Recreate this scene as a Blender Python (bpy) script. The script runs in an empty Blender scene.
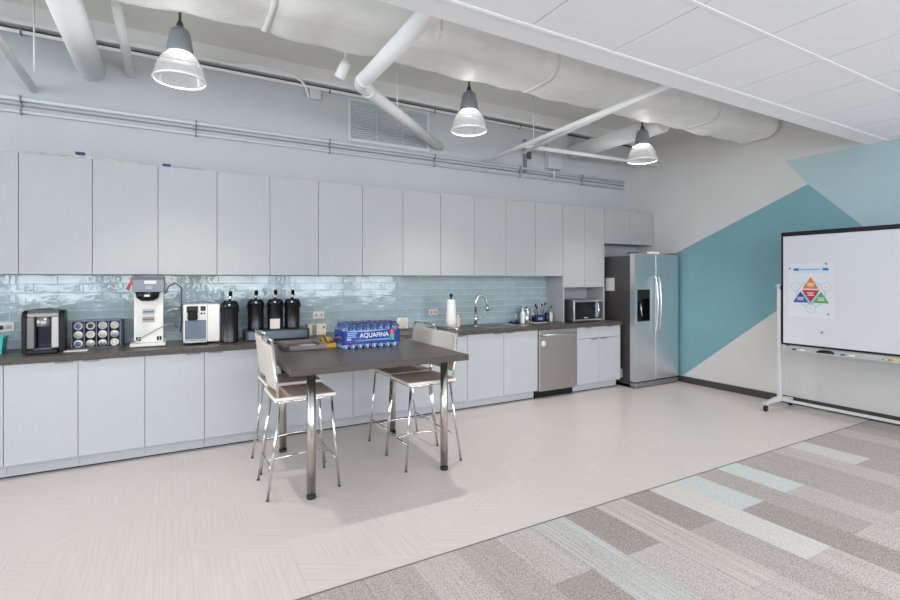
import bpy, bmesh, math, random
from mathutils import Vector, Matrix
R = math.radians
PI = math.pi
random.seed(7)
scene = bpy.context.scene
col = scene.collection

# ------------------------------------------------------------------ camera, world, light
YAW = math.atan2(278, 492)
cam_d = bpy.data.cameras.new('camera')
cam_d.sensor_width = 36.0
cam_d.lens = 492 / 900 * 36
cam_d.shift_y = -21 / 900
cam_d.clip_start = 0.05
cam = bpy.data.objects.new('camera', cam_d)
cam.location = (0, 0, 1.5)
cam.rotation_euler = (PI / 2, 0, -YAW)
col.objects.link(cam)
scene.camera = cam

scene.view_settings.view_transform = 'Standard'
scene.view_settings.look = 'None'
scene.view_settings.gamma = 1.0
scene.view_settings.use_curve_mapping = False
scene.view_settings.exposure = 0.12
scene.cycles.use_denoising = True
scene.cycles.max_bounces = 10
scene.cycles.diffuse_bounces = 6
scene.cycles.sample_clamp_indirect = 6.0

world = bpy.data.worlds.new('world')
scene.world = world
world.use_nodes = True
bg = world.node_tree.nodes['Background']
bg.inputs[0].default_value = (0.80, 0.90, 1.0, 1)
bg.inputs[1].default_value = 1.5

XR, YB = 6.48, 5.42            # right wall, back wall
XL, YF = -6.0, -4.0            # left wall, window wall behind the camera
ZC, ZD = 2.937, 3.82           # suspended ceiling, open deck
XS = 0.40                      # left edge of the suspended ceiling; left of it the deck is open
SILL = 0.95
# (from, to, head height)
WIN_REAR = [(-5.5, -3.7, 3.6), (-3.4, -1.6, 3.6), (-1.3, 0.2, 3.6), (0.7, 2.6, 2.75), (2.9, 4.6, 2.75), (4.9, 6.3, 2.75)]
WIN_LEFT = [(-3.4, -1.6, 3.6), (-1.3, 0.5, 3.6), (0.8, 2.6, 3.6), (2.9, 4.6, 3.6)]

def area(name, loc, rot, sx, sy, power, color):
    d = bpy.data.lights.new(name, 'AREA')
    d.shape = 'RECTANGLE'
    d.size, d.size_y, d.energy, d.color = sx, sy, power, color
    o = bpy.data.objects.new(name, d)
    o.location, o.rotation_euler = loc, rot
    col.objects.link(o)
    return o

P_REAR, P_LEFT = 24, 20         # watts per square metre of glass
SKYC = (0.90, 0.96, 1.0)
for a, b, hd in WIN_REAR:
    area('window_daylight', ((a + b) / 2, YF - 0.25, (SILL + hd) / 2), (PI / 2, 0, 0), b - a, hd - SILL, P_REAR * (b - a) * (hd - SILL), SKYC)
for a, b, hd in WIN_LEFT:
    area('window_daylight', (XL - 0.25, (a + b) / 2, (SILL + hd) / 2), (PI / 2, 0, -PI / 2), b - a, hd - SILL, P_LEFT * (b - a) * (hd - SILL), SKYC)
PENDANT_W = 22.0
PENDANT_UP = 5.0             # light that leaves the clear bowls sideways and upwards
FILL_W = 38.0  # watts of each added fill light behind the camera

# ------------------------------------------------------------------ materials
def lin(c):
    return tuple(((v / 255) / 12.92 if v / 255 <= 0.04045 else ((v / 255 + 0.055) / 1.055) ** 2.4) for v in c) + (1,)

MATS = {}
def mat(name, rgb, rough=0.5, metal=0.0, rgb2=None, nscale=8.0, stretch=(1, 1, 1), bump=0.0, bscale=None, spec=0.5,
        coat=0.0, emit=None, alpha=1.0, trans=0.0, rnd=0.0, contrast=(0.35, 0.65), detail=4.0, bdist=0.002):
    """principled material: base colour varied by noise between rgb and rgb2, optional relief and per-object tint"""
    if name in MATS:
        return MATS[name]
    m = bpy.data.materials.new(name)
    m.use_nodes = True
    nt = m.node_tree
    N, L = nt.nodes, nt.links
    b = N['Principled BSDF']
    b.inputs['Roughness'].default_value = rough
    b.inputs['Metallic'].default_value = metal
    b.inputs['Specular IOR Level'].default_value = spec
    b.inputs['Coat Weight'].default_value = coat
    b.inputs['Coat Roughness'].default_value = 0.08
    b.inputs['Alpha'].default_value = alpha
    b.inputs['Transmission Weight'].default_value = trans
    tc = N.new('ShaderNodeTexCoord')
    mp = N.new('ShaderNodeMapping')
    mp.inputs['Scale'].default_value = stretch
    L.new(tc.outputs['Object'], mp.inputs['Vector'])
    nz = N.new('ShaderNodeTexNoise')
    nz.inputs['Scale'].default_value = nscale
    nz.inputs['Detail'].default_value = detail
    L.new(mp.outputs['Vector'], nz.inputs['Vector'])
    rp = N.new('ShaderNodeValToRGB')
    rp.color_ramp.elements[0].position = contrast[0]
    rp.color_ramp.elements[1].position = contrast[1]
    rp.color_ramp.elements[0].color = lin(rgb)
    rp.color_ramp.elements[1].color = lin(rgb2 if rgb2 else rgb)
    L.new(nz.outputs['Fac'], rp.inputs['Fac'])
    out = rp.outputs['Color']
    if rnd:
        oi = N.new('ShaderNodeObjectInfo')
        mr = N.new('ShaderNodeMapRange')
        mr.inputs['To Min'].default_value = 1 - rnd
        mr.inputs['To Max'].default_value = 1 + rnd
        L.new(oi.outputs['Random'], mr.inputs['Value'])
        hs = N.new('ShaderNodeHueSaturation')
        L.new(mr.outputs['Result'], hs.inputs['Value'])
        L.new(out, hs.inputs['Color'])
        out = hs.outputs['Color']
    L.new(out, b.inputs['Base Color'])
    if bump:
        n2 = nz
        if bscale:
            n2 = N.new('ShaderNodeTexNoise')
            n2.inputs['Scale'].default_value = bscale
            n2.inputs['Detail'].default_value = 2
            L.new(mp.outputs['Vector'], n2.inputs['Vector'])
        bp = N.new('ShaderNodeBump')
        bp.inputs['Strength'].default_value = bump
        bp.inputs['Distance'].default_value = bdist
        L.new(n2.outputs['Fac'], bp.inputs['Height'])
        L.new(bp.outputs['Normal'], b.inputs['Normal'])
    if emit:
        b.inputs['Emission Color'].default_value = lin(emit[0])
        b.inputs['Emission Strength'].default_value = emit[1]
    MATS[name] = m
    return m

def wave_mat(name, rgb, rgb2, scale, axis='Y', rough=0.55, bump=0.3, distort=1.2, rnd=0.0, spec=0.4, lo=0.25, hi=0.75, bdist=0.0015):
    """striped (woven / hatched) surface; the stripes run across `axis` of the object"""
    if name in MATS:
        return MATS[name]
    m = mat(name, rgb, rough, spec=spec, rnd=rnd)
    nt = m.node_tree
    N, L = nt.nodes, nt.links
    tc = next(n for n in N if n.type == 'TEX_COORD')
    rp = next(n for n in N if n.type == 'VALTORGB')
    w = N.new('ShaderNodeTexWave')
    w.wave_type = 'BANDS'
    w.bands_direction = axis
    w.inputs['Scale'].default_value = scale
    w.inputs['Distortion'].default_value = distort
    w.inputs['Detail'].default_value = 2
    w.inputs['Detail Scale'].default_value = 1.5
    L.new(tc.outputs['Object'], w.inputs['Vector'])
    for l in list(rp.inputs['Fac'].links):
        L.remove(l)
    L.new(w.outputs['Fac'], rp.inputs['Fac'])
    rp.color_ramp.elements[0].position = lo
    rp.color_ramp.elements[1].position = hi
    rp.color_ramp.elements[1].color = lin(rgb2)
    bp = N.new('ShaderNodeBump')
    bp.inputs['Strength'].default_value = bump
    bp.inputs['Distance'].default_value = bdist
    L.new(w.outputs['Fac'], bp.inputs['Height'])
    L.new(bp.outputs['Normal'], N['Principled BSDF'].inputs['Normal'])
    return m

def glassy(name, tint, opacity, rough=0.05, gloss=0.25):
    """thin clear plastic or glass: mostly see-through, part glossy, part faintly white"""
    m = bpy.data.materials.new(name)
    m.use_nodes = True
    nt = m.node_tree
    N, L = nt.nodes, nt.links
    out = N['Material Output']
    N.remove(N['Principled BSDF'])
    tr = N.new('ShaderNodeBsdfTransparent')
    df = N.new('ShaderNodeBsdfTranslucent')
    df.inputs['Color'].default_value = lin(tint)
    d2 = N.new('ShaderNodeBsdfDiffuse')
    d2.inputs['Color'].default_value = lin(tint)
    ad = N.new('ShaderNodeMixShader')
    ad.inputs[0].default_value = 0.5
    L.new(df.outputs[0], ad.inputs[1])
    L.new(d2.outputs[0], ad.inputs[2])
    gl = N.new('ShaderNodeBsdfGlossy')
    gl.inputs['Roughness'].default_value = rough
    fr = N.new('ShaderNodeFresnel')
    fr.inputs['IOR'].default_value = 1.45
    m1 = N.new('ShaderNodeMixShader')
    m1.inputs[0].default_value = opacity
    L.new(tr.outputs[0], m1.inputs[1])
    L.new(ad.outputs[0], m1.inputs[2])
    m2 = N.new('ShaderNodeMixShader')
    fk = N.new('ShaderNodeMath')
    fk.operation = 'MULTIPLY'
    fk.inputs[1].default_value = gloss * 4
    L.new(fr.outputs[0], fk.inputs[0])
    L.new(fk.outputs[0], m2.inputs[0])
    L.new(m1.outputs[0], m2.inputs[1])
    L.new(gl.outputs[0], m2.inputs[2])
    L.new(m2.outputs[0], out.inputs['Surface'])
    MATS[name] = m
    return m

WALL = mat('wall_paint', (180, 185, 189), 0.7, rgb2=(182, 187, 191), nscale=3, bump=0.05, bscale=180)
WALLW = mat('wall_paint_warm', (200, 198, 197), 0.65, rgb2=(202, 200, 199), nscale=3, bump=0.05, bscale=180)
TEALD = mat('teal_paint', (112, 156, 165), 0.5, rgb2=(115, 159, 168), nscale=2)
TEALL = mat('pale_teal_paint', (165, 188, 194), 0.5, rgb2=(168, 191, 197), nscale=2)
LAM = mat('laminate', (166, 168, 170), 0.5, rgb2=(168, 170, 172), nscale=5, stretch=(14, 14, 0.7), rnd=0.008)
LAMB = mat('laminate_base', (174, 177, 182), 0.42, rgb2=(176, 179, 184), nscale=5, stretch=(14, 14, 0.7), rnd=0.006)
DARKGAP = mat('shadow_gap', (38, 38, 40), 0.8)
STONE = mat('slate_laminate', (66, 59, 56), 0.36, rgb2=(86, 78, 74), nscale=60, detail=6, contrast=(0.3, 0.7), spec=0.3)
STEEL = mat('stainless_steel', (196, 198, 202), 0.26, 1.0, rgb2=(206, 208, 211), nscale=4, stretch=(1, 1, 40), bump=0.03, bscale=30)
STEELV = mat('brushed_steel_door', (214, 215, 218), 0.40, 1.0, rgb2=(224, 225, 228), nscale=6, stretch=(60, 60, 0.6))
CHROME = mat('chrome', (215, 215, 216), 0.12, 1.0)
CHROMET = mat('satin_chrome_tube', (200, 200, 200), 0.2, 1.0)
BLACK = mat('black_plastic', (15, 15, 18), 0.38, spec=0.35)
BLACKG = mat('black_gloss', (14, 15, 19), 0.08)
NAVY = mat('navy_plastic', (22, 30, 62), 0.12, coat=0.5)
CHARC = mat('charcoal_metal', (76, 77, 82), 0.4, rgb2=(82, 83, 88))
DGREY = mat('dark_grey_plastic', (58, 60, 66), 0.45)
GREYB = mat('blue_grey_panel', (96, 108, 124), 0.35)
WHITE = mat('white_plastic', (222, 222, 220), 0.4)
WHITEM = mat('white_enamel', (214, 211, 206), 0.35, rgb2=(219, 216, 212), nscale=6)
PIPEW = mat('white_pipe_paint', (234, 235, 236), 0.6, rgb2=(238, 239, 240), nscale=5)
PIPEG = mat('grey_conduit_paint', (196, 203, 208), 0.55)
DECK = mat('deck_paint', (226, 225, 218), 0.8, rgb2=(231, 230, 223), nscale=3, bump=0.2, bscale=30)
CEILT = mat('ceiling_tile', (236, 237, 242), 0.85, rgb2=(239, 240, 245), nscale=160, bump=0.15, bscale=300, rnd=0.01)
GRID = mat('grid_white', (246, 246, 247), 0.45)
GRIDD = mat('grid_shadow', (176, 176, 180), 0.7)
DUCT = mat('duct_wrap', (234, 234, 232), 0.55, rgb2=(240, 240, 238), nscale=6, bump=0.35, bscale=9, bdist=0.02)
CARP_BASE = mat('carpet_base', (160, 155, 152), 0.95)
SLAB = mat('floor_slab', (176, 168, 164), 0.8, rgb2=(182, 174, 170), nscale=3)
TAPE = mat('duct_tape_band', (228, 227, 224), 0.5)
GLASSP = glassy('window_glass', (235, 240, 245), 0.02)
ACRYL = glassy('clear_acrylic', (206, 208, 210), 0.055, 0.25, 0.10)
CLEARP = glassy('clear_plastic', (120, 150, 205), 0.22, 0.1)
WEAVE = wave_mat('tan_woven_leather', (186, 164, 146), (200, 180, 162), 22, 'Y', rough=0.5, bump=0.3)
WEAVEB = wave_mat('cream_woven_back', (196, 186, 176), (218, 210, 202), 26, 'Y', rough=0.6, bump=0.5)
SEATW = mat('white_leather_edge', (222, 217, 211), 0.5)
FLOORT = mat('vinyl_hatched_tile', (198, 188, 184), 0.28, rgb2=(208, 199, 195), nscale=1.0, stretch=(1.6, 75, 1), detail=3.0, contrast=(0.36, 0.64), bump=0.12, bdist=0.001, rnd=0.008, spec=0.4)
MARKS = {}
def flat(rgb, rough=0.5):
    k = 'flat_%d_%d_%d' % rgb
    return mat(k, rgb, rough)

# wavy glossy backsplash tile
TILE = mat('glazed_wall_tile', (144, 161, 168), 0.07, rgb2=(158, 174, 181), nscale=5, bump=0.5, bscale=13, rnd=0.05, spec=0.6, coat=0.3, bdist=0.006)
GROUT = mat('grout', (206, 216, 220), 0.8)

# carpet planks: speckled, with long streaks of a second tint
def carpet(name, a, b, streak=0.0, tint=(190, 205, 210)):
    m = mat(name, a, 0.95, rgb2=b, nscale=130, detail=5, contrast=(0.36, 0.64), spec=0.1, bump=0.5, bscale=160, bdist=0.004, rnd=0.02)
    nt = m.node_tree
    N, L = nt.nodes, nt.links
    bs = N['Principled BSDF']
    src = bs.inputs['Base Color'].links[0].from_socket
    tc = next(n for n in N if n.type == 'TEX_COORD')
    oi = N.new('ShaderNodeObjectInfo')
    ad = N.new('ShaderNodeVectorMath')
    ad.operation = 'ADD'
    L.new(tc.outputs['Object'], ad.inputs[0])
    L.new(oi.outputs['Location'], ad.inputs[1])
    mp = N.new('ShaderNodeMapping')
    mp.inputs['Scale'].default_value = (40, 0.6, 1)
    L.new(ad.outputs[0], mp.inputs['Vector'])
    nz = N.new('ShaderNodeTexNoise')
    nz.inputs['Scale'].default_value = 2.0
    nz.inputs['Detail'].default_value = 5
    L.new(mp.outputs['Vector'], nz.inputs['Vector'])
    rp = N.new('ShaderNodeValToRGB')
    rp.color_ramp.elements[0].position = 0.42
    rp.color_ramp.elements[1].position = 0.58
    rp.color_ramp.elements[0].color = (0, 0, 0, 1)
    rp.color_ramp.elements[1].color = (streak, streak, streak, 1)
    L.new(nz.outputs['Fac'], rp.inputs['Fac'])
    mx = N.new('ShaderNodeMix')
    mx.data_type = 'RGBA'
    L.new(rp.outputs['Color'], mx.inputs['Factor'])
    L.new(src, mx.inputs['A'])
    mx.inputs['B'].default_value = lin(tint)
    L.new(mx.outputs['Result'], bs.inputs['Base Color'])
    return m
CARP = {
    'mid': carpet('carpet_mid', (128, 122, 118), (188, 181, 176), 0.25, (184, 178, 174)),
    'dark': carpet('carpet_dark', (116, 108, 104), (176, 168, 163), 0.2, (172, 165, 160)),
    'light': carpet('carpet_light', (138, 132, 128), (200, 193, 188), 0.35, (192, 188, 184)),
    'cream': carpet('carpet_cream', (172, 168, 164), (212, 208, 203), 0.3, (206, 203, 199)),
    'blue': carpet('carpet_blue', (164, 169, 169), (202, 207, 206), 0.4, (186, 194, 196)),
    'streak': carpet('carpet_streak', (141, 135, 131), (195, 188, 182), 0.7, (186, 194, 196)),
    'streakw': carpet('carpet_streak_white', (138, 131, 127), (191, 184, 179), 0.6, (199, 194, 187)),
}

# ------------------------------------------------------------------ mesh helpers
class MB:
    def __init__(s):
        s.bm = bmesh.new()
        s.smooth = False

    def box(s, x0, y0, z0, x1, y1, z1, bev=0.0, seg=2, M=None):
        vs = [s.bm.verts.new((x, y, z)) for x in (x0, x1) for y in (y0, y1) for z in (z0, z1)]
        fs = [(0, 1, 3, 2), (4, 6, 7, 5), (0, 4, 5, 1), (2, 3, 7, 6), (0, 2, 6, 4), (1, 5, 7, 3)]
        faces = [s.bm.faces.new([vs[i] for i in f]) for f in fs]
        if M is not None:
            for v in vs:
                v.co = M @ v.co
        if bev > 0:
            es = list({e for f in faces for e in f.edges})
            bmesh.ops.bevel(s.bm, geom=es, offset=bev, segments=seg, affect='EDGES', profile=0.5)
        return s

    def tube(s, pts, r, n=10, caps=True, r2=None):
        """round tube along a list of points; r may be a list"""
        pts = [Vector(p) for p in pts]
        rs = r if isinstance(r, (list, tuple)) else [r] * len(pts)
        if r2 is not None:
            rs = [r + (r2 - r) * i / (len(pts) - 1) for i in range(len(pts))]
        rings = []
        up = None
        for i, p in enumerate(pts):
            if i == 0:
                t = pts[1] - p
            elif i == len(pts) - 1:
                t = p - pts[i - 1]
            else:
                t = (pts[i + 1] - p).normalized() + (p - pts[i - 1]).normalized()
            t.normalize()
            if up is None:
                up = Vector((0, 0, 1)) if abs(t.z) < 0.9 else Vector((1, 0, 0))
            a = t.cross(up)
            if a.length < 1e-4:
                a = t.cross(Vector((0.3, 0.9, 0.1)))
            a.normalize()
            b = a.cross(t).normalized()
            up = b
            rings.append([s.bm.verts.new(p + (a * math.cos(2 * PI * k / n) + b * math.sin(2 * PI * k / n)) * rs[i]) for k in range(n)])
        for i in range(len(rings) - 1):
            for k in range(n):
                f = s.bm.faces.new((rings[i][k], rings[i][(k + 1) % n], rings[i + 1][(k + 1) % n], rings[i + 1][k]))
                f.smooth = True
        if caps:
            s.bm.faces.new(list(reversed(rings[0])))
            s.bm.faces.new(rings[-1])
        return s

    def lathe(s, prof, n=24, c=(0, 0, 0), smooth=True, closed=False):
        """turn (r, z) profile about the z axis through c"""
        rings = []
        for r, z in prof:
            if r < 1e-5:
                rings.append([s.bm.verts.new((c[0], c[1], c[2] + z))])
            else:
                rings.append([s.bm.verts.new((c[0] + r * math.cos(2 * PI * k / n), c[1] + r * math.sin(2 * PI * k / n), c[2] + z)) for k in range(n)])
        pairs = list(zip(rings[:-1], rings[1:]))
        if closed:
            pairs.append((rings[-1], rings[0]))
        for A, B in pairs:
            for k in range(n):
                if len(A) == 1 and len(B) == 1:
                    continue
                if len(A) == 1:
                    f = s.bm.faces.new((A[0], B[(k + 1) % n], B[k]))
                elif len(B) == 1:
                    f = s.bm.faces.new((A[k], A[(k + 1) % n], B[0]))
                else:
                    f = s.bm.faces.new((A[k], A[(k + 1) % n], B[(k + 1) % n], B[k]))
                f.smooth = smooth
        return s

    def prism(s, poly, d, depth):
        """poly: list of 3-D points (planar); extruded by vector d*depth"""
        d = Vector(d) * depth
        a = [s.bm.verts.new(Vector(p)) for p in poly]
        b = [s.bm.verts.new(Vector(p) + d) for p in poly]
        s.bm.faces.new(list(reversed(a)))
        s.bm.faces.new(b)
        n = len(a)
        for i in range(n):
            s.bm.faces.new((a[i], a[(i + 1) % n], b[(i + 1) % n], b[i]))
        return s

    def loft(s, rings, caps=True, smooth=True):
        R_ = [[s.bm.verts.new(p) for p in r] for r in rings]
        n = len(R_[0])
        for A, B in zip(R_[:-1], R_[1:]):
            for k in range(n):
                f = s.bm.faces.new((A[k], A[(k + 1) % n], B[(k + 1) % n], B[k]))
                f.smooth = smooth
        if caps:
            s.bm.faces.new(list(reversed(R_[0])))
            s.bm.faces.new(R_[-1])
        return s

    def mesh(s, name):
        bmesh.ops.recalc_face_normals(s.bm, faces=s.bm.faces[:])
        me = bpy.data.meshes.new(name)
        s.bm.to_mesh(me)
        s.bm.free()
        return me

    def build(s, name, m, parent=None, loc=None, rz=0.0):
        return put(name, s.mesh(name), m, parent, loc, rz)

def put(name, me, m, parent=None, loc=None, rz=0.0):
    if m is not None and not me.materials:
        me.materials.append(m)
    o = bpy.data.objects.new(name, me)
    col.objects.link(o)
    if parent is not None:
        o.parent = parent
    if loc is not None:
        o.location = loc
    if rz:
        o.rotation_euler = (0, 0, rz)
    return o

def bx(name, m, x0, y0, z0, x1, y1, z1, parent=None, bev=0.0, seg=2):
    return MB().box(x0, y0, z0, x1, y1, z1, bev, seg).build(name, m, parent)

def tag(o, label, cat, group=None):
    o['label'] = label
    o['category'] = cat
    if group:
        o['group'] = group
    return o

def struct(o):
    o['kind'] = 'structure'
    return o

def thing(name, label, cat, loc=(0, 0, 0), rz=0.0, group=None):
    o = bpy.data.objects.new(name, None)
    o.empty_display_size = 0.1
    col.objects.link(o)
    o.location = loc
    o.rotation_euler = (0, 0, rz)
    return tag(o, label, cat, group)

def kids(o):
    return [c for c in bpy.data.objects if c.parent == o]

def dup(root, loc, rz, label, group=None):
    src = kids(root)
    r = root.copy()
    col.objects.link(r)
    r.location = loc
    r.rotation_euler = (0, 0, rz)
    r['label'] = label
    if group:
        r['group'] = group
    for ch in src:
        c = ch.copy()
        col.objects.link(c)
        c.parent = r
        for g in kids(ch):
            d = g.copy()
            col.objects.link(d)
            d.parent = c
    return r

def text_obj(name, s, size, m, parent, loc, rot, ext=0.0006, sx=1.0, shear=0.0):
    c = bpy.data.curves.new(name, 'FONT')
    c.body = s
    c.size = size
    c.extrude = ext
    c.align_x = 'CENTER'
    c.align_y = 'CENTER'
    c.shear = shear
    t = bpy.data.objects.new(name, c)
    col.objects.link(t)
    dg = bpy.context.evaluated_depsgraph_get()
    me = bpy.data.meshes.new_from_object(t.evaluated_get(dg))
    bpy.data.objects.remove(t)
    bpy.data.curves.remove(c)
    o = put(name, me, m, parent)
    o.location = loc
    o.rotation_euler = rot
    o.scale = (sx, 1, 1)
    return o

FACE = (PI / 2, 0, 0)          # lettering that faces -Y

# ------------------------------------------------------------------ the room
floor = struct(bx('floor', SLAB, XL - 0.1, YF - 0.1, -0.15, XR + 0.1, YB + 0.1, -0.006))
CARPET_Y = 2.36
cf = bx('carpet_field', CARP['mid'], XL, YF, -0.006, XR, -0.655, 0.0, floor)
cf2 = bx('carpet_field', CARP['mid'], XL, -0.655, -0.006, 0.02, CARPET_Y - 0.01, 0.0, floor)
for o in (cf, cf2):
    o['kind'] = 'stuff'

def clip(poly, a, b, c):       # keep a*x+b*y<=c
    out = []
    for i in range(len(poly)):
        p, q = poly[i], poly[(i + 1) % len(poly)]
        dp, dq = a * p[0] + b * p[1] - c, a * q[0] + b * q[1] - c
        if dp <= 0:
            out.append(p)
        if dp * dq < 0:
            t = dp / (dp - dq)
            out.append((p[0] + (q[0] - p[0]) * t, p[1] + (q[1] - p[1]) * t))
    return out

def shrink(poly, g):
    cx = sum(p[0] for p in poly) / len(poly)
    cy = sum(p[1] for p in poly) / len(poly)
    res = []
    for x, y in poly:
        d = math.hypot(x - cx, y - cy)
        k = max(0.0, (d - g) / d)
        res.append((cx + (x - cx) * k, cy + (y - cy) * k))
    return res

# triangular vinyl tiles with hatching along one of their sides
rt = random.Random(3)
S = 0.66
CW = S * math.sqrt(3) / 2
ix0, ix1 = int((-2.4) / CW) - 1, int(XR / CW) + 1
for i in range(ix0, ix1 + 1):
    for j in range(-2, 12):
        y0 = 1.75 + j * S / 2
        up = (i + j) % 2 == 0
        xa, xb = i * CW, (i + 1) * CW
        tri = [(xa, y0), (xa, y0 + S), (xb, y0 + S / 2)] if up else [(xb, y0), (xb, y0 + S), (xa, y0 + S / 2)]
        cx = sum(p[0] for p in tri) / 3
        cy = sum(p[1] for p in tri) / 3
        pl = tri
        for pa in ((-1, 0, 2.4), (1, 0, XR), (0, -1, -CARPET_Y), (0, 1, 4.90)):
            pl = clip(pl, *pa) if pl else pl
        if len(pl) < 3:
            continue
        ar = abs(sum(pl[k][0] * pl[(k + 1) % len(pl)][1] - pl[(k + 1) % len(pl)][0] * pl[k][1] for k in range(len(pl)))) / 2
        if ar < 0.0002:
            continue
        pl = shrink(pl, 0.0005)
        ang = rt.choice((PI / 2, PI / 6, -PI / 6)) + (PI if rt.random() < 0.5 else 0)
        ca, sa = math.cos(-ang), math.sin(-ang)
        loc = [((x - cx) * ca - (y - cy) * sa, (x - cx) * sa + (y - cy) * ca) for x, y in pl]
        MB().prism([(x, y, -0.006) for x, y in loc], (0, 0, 1), 0.006).build('floor_tile', FLOORT, floor, (cx, cy, 0), ang)

# carpet planks, long side along Y, staggered by half a plank
rc = random.Random(11)
pitch = 0.265
pmesh = {}
def plank(x, ya, yb, kind):
    key = (round(yb - ya, 3), kind)
    if key not in pmesh:
        L = yb - ya
        pmesh[key] = MB().box(-pitch / 2 + 0.0006, -L / 2 + 0.0006, -0.006, pitch / 2 - 0.0006, L / 2 - 0.0006, 0.001).mesh('carpet_plank')
        pmesh[key].materials.append(CARP[kind])
    put('carpet_plank', pmesh[key], None, floor, (x + pitch / 2, (ya + yb) / 2, 0))
FIXED = {(0, 0): 'cream', (-1, 0): 'dark', (-1, 1): 'mid', (-2, 0): 'streakw', (-2, 1): 'light', (-3, 0): 'dark', (-3, 1): 'light', (-4, 0): 'streak',
         (-5, 0): 'light', (-5, 1): 'dark', (-6, 0): 'mid', (-6, 1): 'light', (1, 0): 'blue', (1, 1): 'dark', (2, 0): 'mid', (2, 1): 'light', (3, 0): 'blue', (3, 1): 'light',
         (4, 0): 'mid', (4, 1): 'light', (5, 0): 'mid', (6, 0): 'light', (7, 0): 'cream', (8, 0): 'mid', (-7, 0): 'light', (-8, 0): 'mid', (-7, 1): 'light', (0, 1): 'light', (7, 1): 'mid'}
for k in range(-11, 14):
    x = 2.95 + k * pitch
    if x + pitch > XR + 0.01:
        continue
    full = (k % 2 == 0)
    ys = [2.35, 1.35, 0.35, -0.65] if full else [2.35, 1.85, 0.85, -0.15, -0.65]
    for r in range(len(ys) - 1):
        kd = FIXED.get((k, r)) or rc.choice(['mid', 'mid', 'dark', 'light', 'light', 'streak', 'streakw', 'mid'])
        plank(x, ys[r + 1], ys[r], kd)
struct(bx('trim_1', mat('transition_strip', (112, 106, 104), 0.5), -2.4, CARPET_Y - 0.012, -0.006, XR, CARPET_Y - 0.002, 0.0022))

# back wall with the tiled splash
wall_back = struct(MB().box(XL - 0.1, YB, 0, XR + 0.1, YB + 0.1, 3.60).build('wall_back', WALL))
bx('backing', GROUT, -1.53, YB - 0.0100, 0.91, 4.63, YB, 1.545, wall_back)
rtile = random.Random(5)
TL, TH = 0.318, 0.0778
tm = [MB().box(-TL / 2 + 0.0016, -0.004, -TH / 2 + 0.0016, TL / 2 - 0.0016, 0.004, TH / 2 - 0.0016, 0.0014, 1).mesh('wall_tile') for _ in range(1)]
tm[0].materials.append(TILE)
cutm = {}
for r in range(8):
    zc = 0.912 + TH * (r + 0.5)
    off = 0 if r % 2 == 1 else TL / 2
    k = -4
    while True:
        xa = -1.187 + off + k * TL
        k += 1
        if xa < -1.53:
            continue
        if xa > 4.62:
            break
        xb = min(xa + TL, 4.628)
        if xb - xa < 0.03:
            continue
        if xb - xa > TL - 0.001:
            me = tm[0]
        else:
            key = round(xb - xa, 3)
            if key not in cutm:
                w = xb - xa
                cutm[key] = MB().box(-w / 2 + 0.0016, -0.004, -TH / 2 + 0.0016, w / 2 - 0.0016, 0.004, TH / 2 - 0.0016, 0.0014, 1).mesh('wall_tile')
                cutm[key].materials.append(TILE)
            me = cutm[key]
        o = put('wall_tile', me, None, wall_back, ((xa + xb) / 2, YB - 0.0085 + rtile.uniform(-0.0007, 0.0007), zc))
        o.rotation_euler = (R(rtile.uniform(-0.6, 0.6)), 0, R(rtile.uniform(-0.2, 0.2)))

# top of the back wall: recessed gap, channel and band below the deck
struct(bx('trim_2', DARKGAP, XL, YB + 0.06, 3.60, XR, YB + 0.1, 3.645))
struct(bx('trim_3', PIPEW, XL, YB - 0.03, 3.645, XR, YB + 0.1, 3.69, bev=0.004))
struct(bx('trim_4', PIPEW, XL, YB - 0.005, 3.697, XR, YB + 0.1, ZD))
ceiling = struct(bx('ceiling', DECK, XL - 0.1, YF - 0.1, ZD, XR + 0.1, YB + 0.1, ZD + 0.1))
for xx in (-2.2,):
    bx('deck_joist', DECK, xx - 0.06, 2.4, ZD - 0.10, xx + 0.06, YB - 0.006, ZD, ceiling)

# right wall with the painted geometric mural, slightly proud paint film
wall_right = struct(bx('wall_right', WALLW, XR, YF, 0, XR + 0.1, YB, ZD))
def paint(name, poly, m, e=0.0012):
    MB().prism([(XR, y, z) for y, z in poly], (-1, 0, 0), e).build(name, m, wall_right)
paint('paint_shape', [(4.57, 0.095), (5.0, 0.095), (5.0, 1.751), (2.952, 2.612), (2.279, 1.92)], TEALD)
paint('paint_shape', [(3.2, 2.936), (2.952, 2.612), (2.279, 1.92), (0.9, 0.8), (-0.6, 2.0), (-1.6, 2.936)], TEALL)
struct(bx('baseboard_right', mat('baseboard_dark', (62, 60, 59), 0.5), XR - 0.012, YF, 0.0, XR, 5.4, 0.09, bev=0.002))

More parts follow.
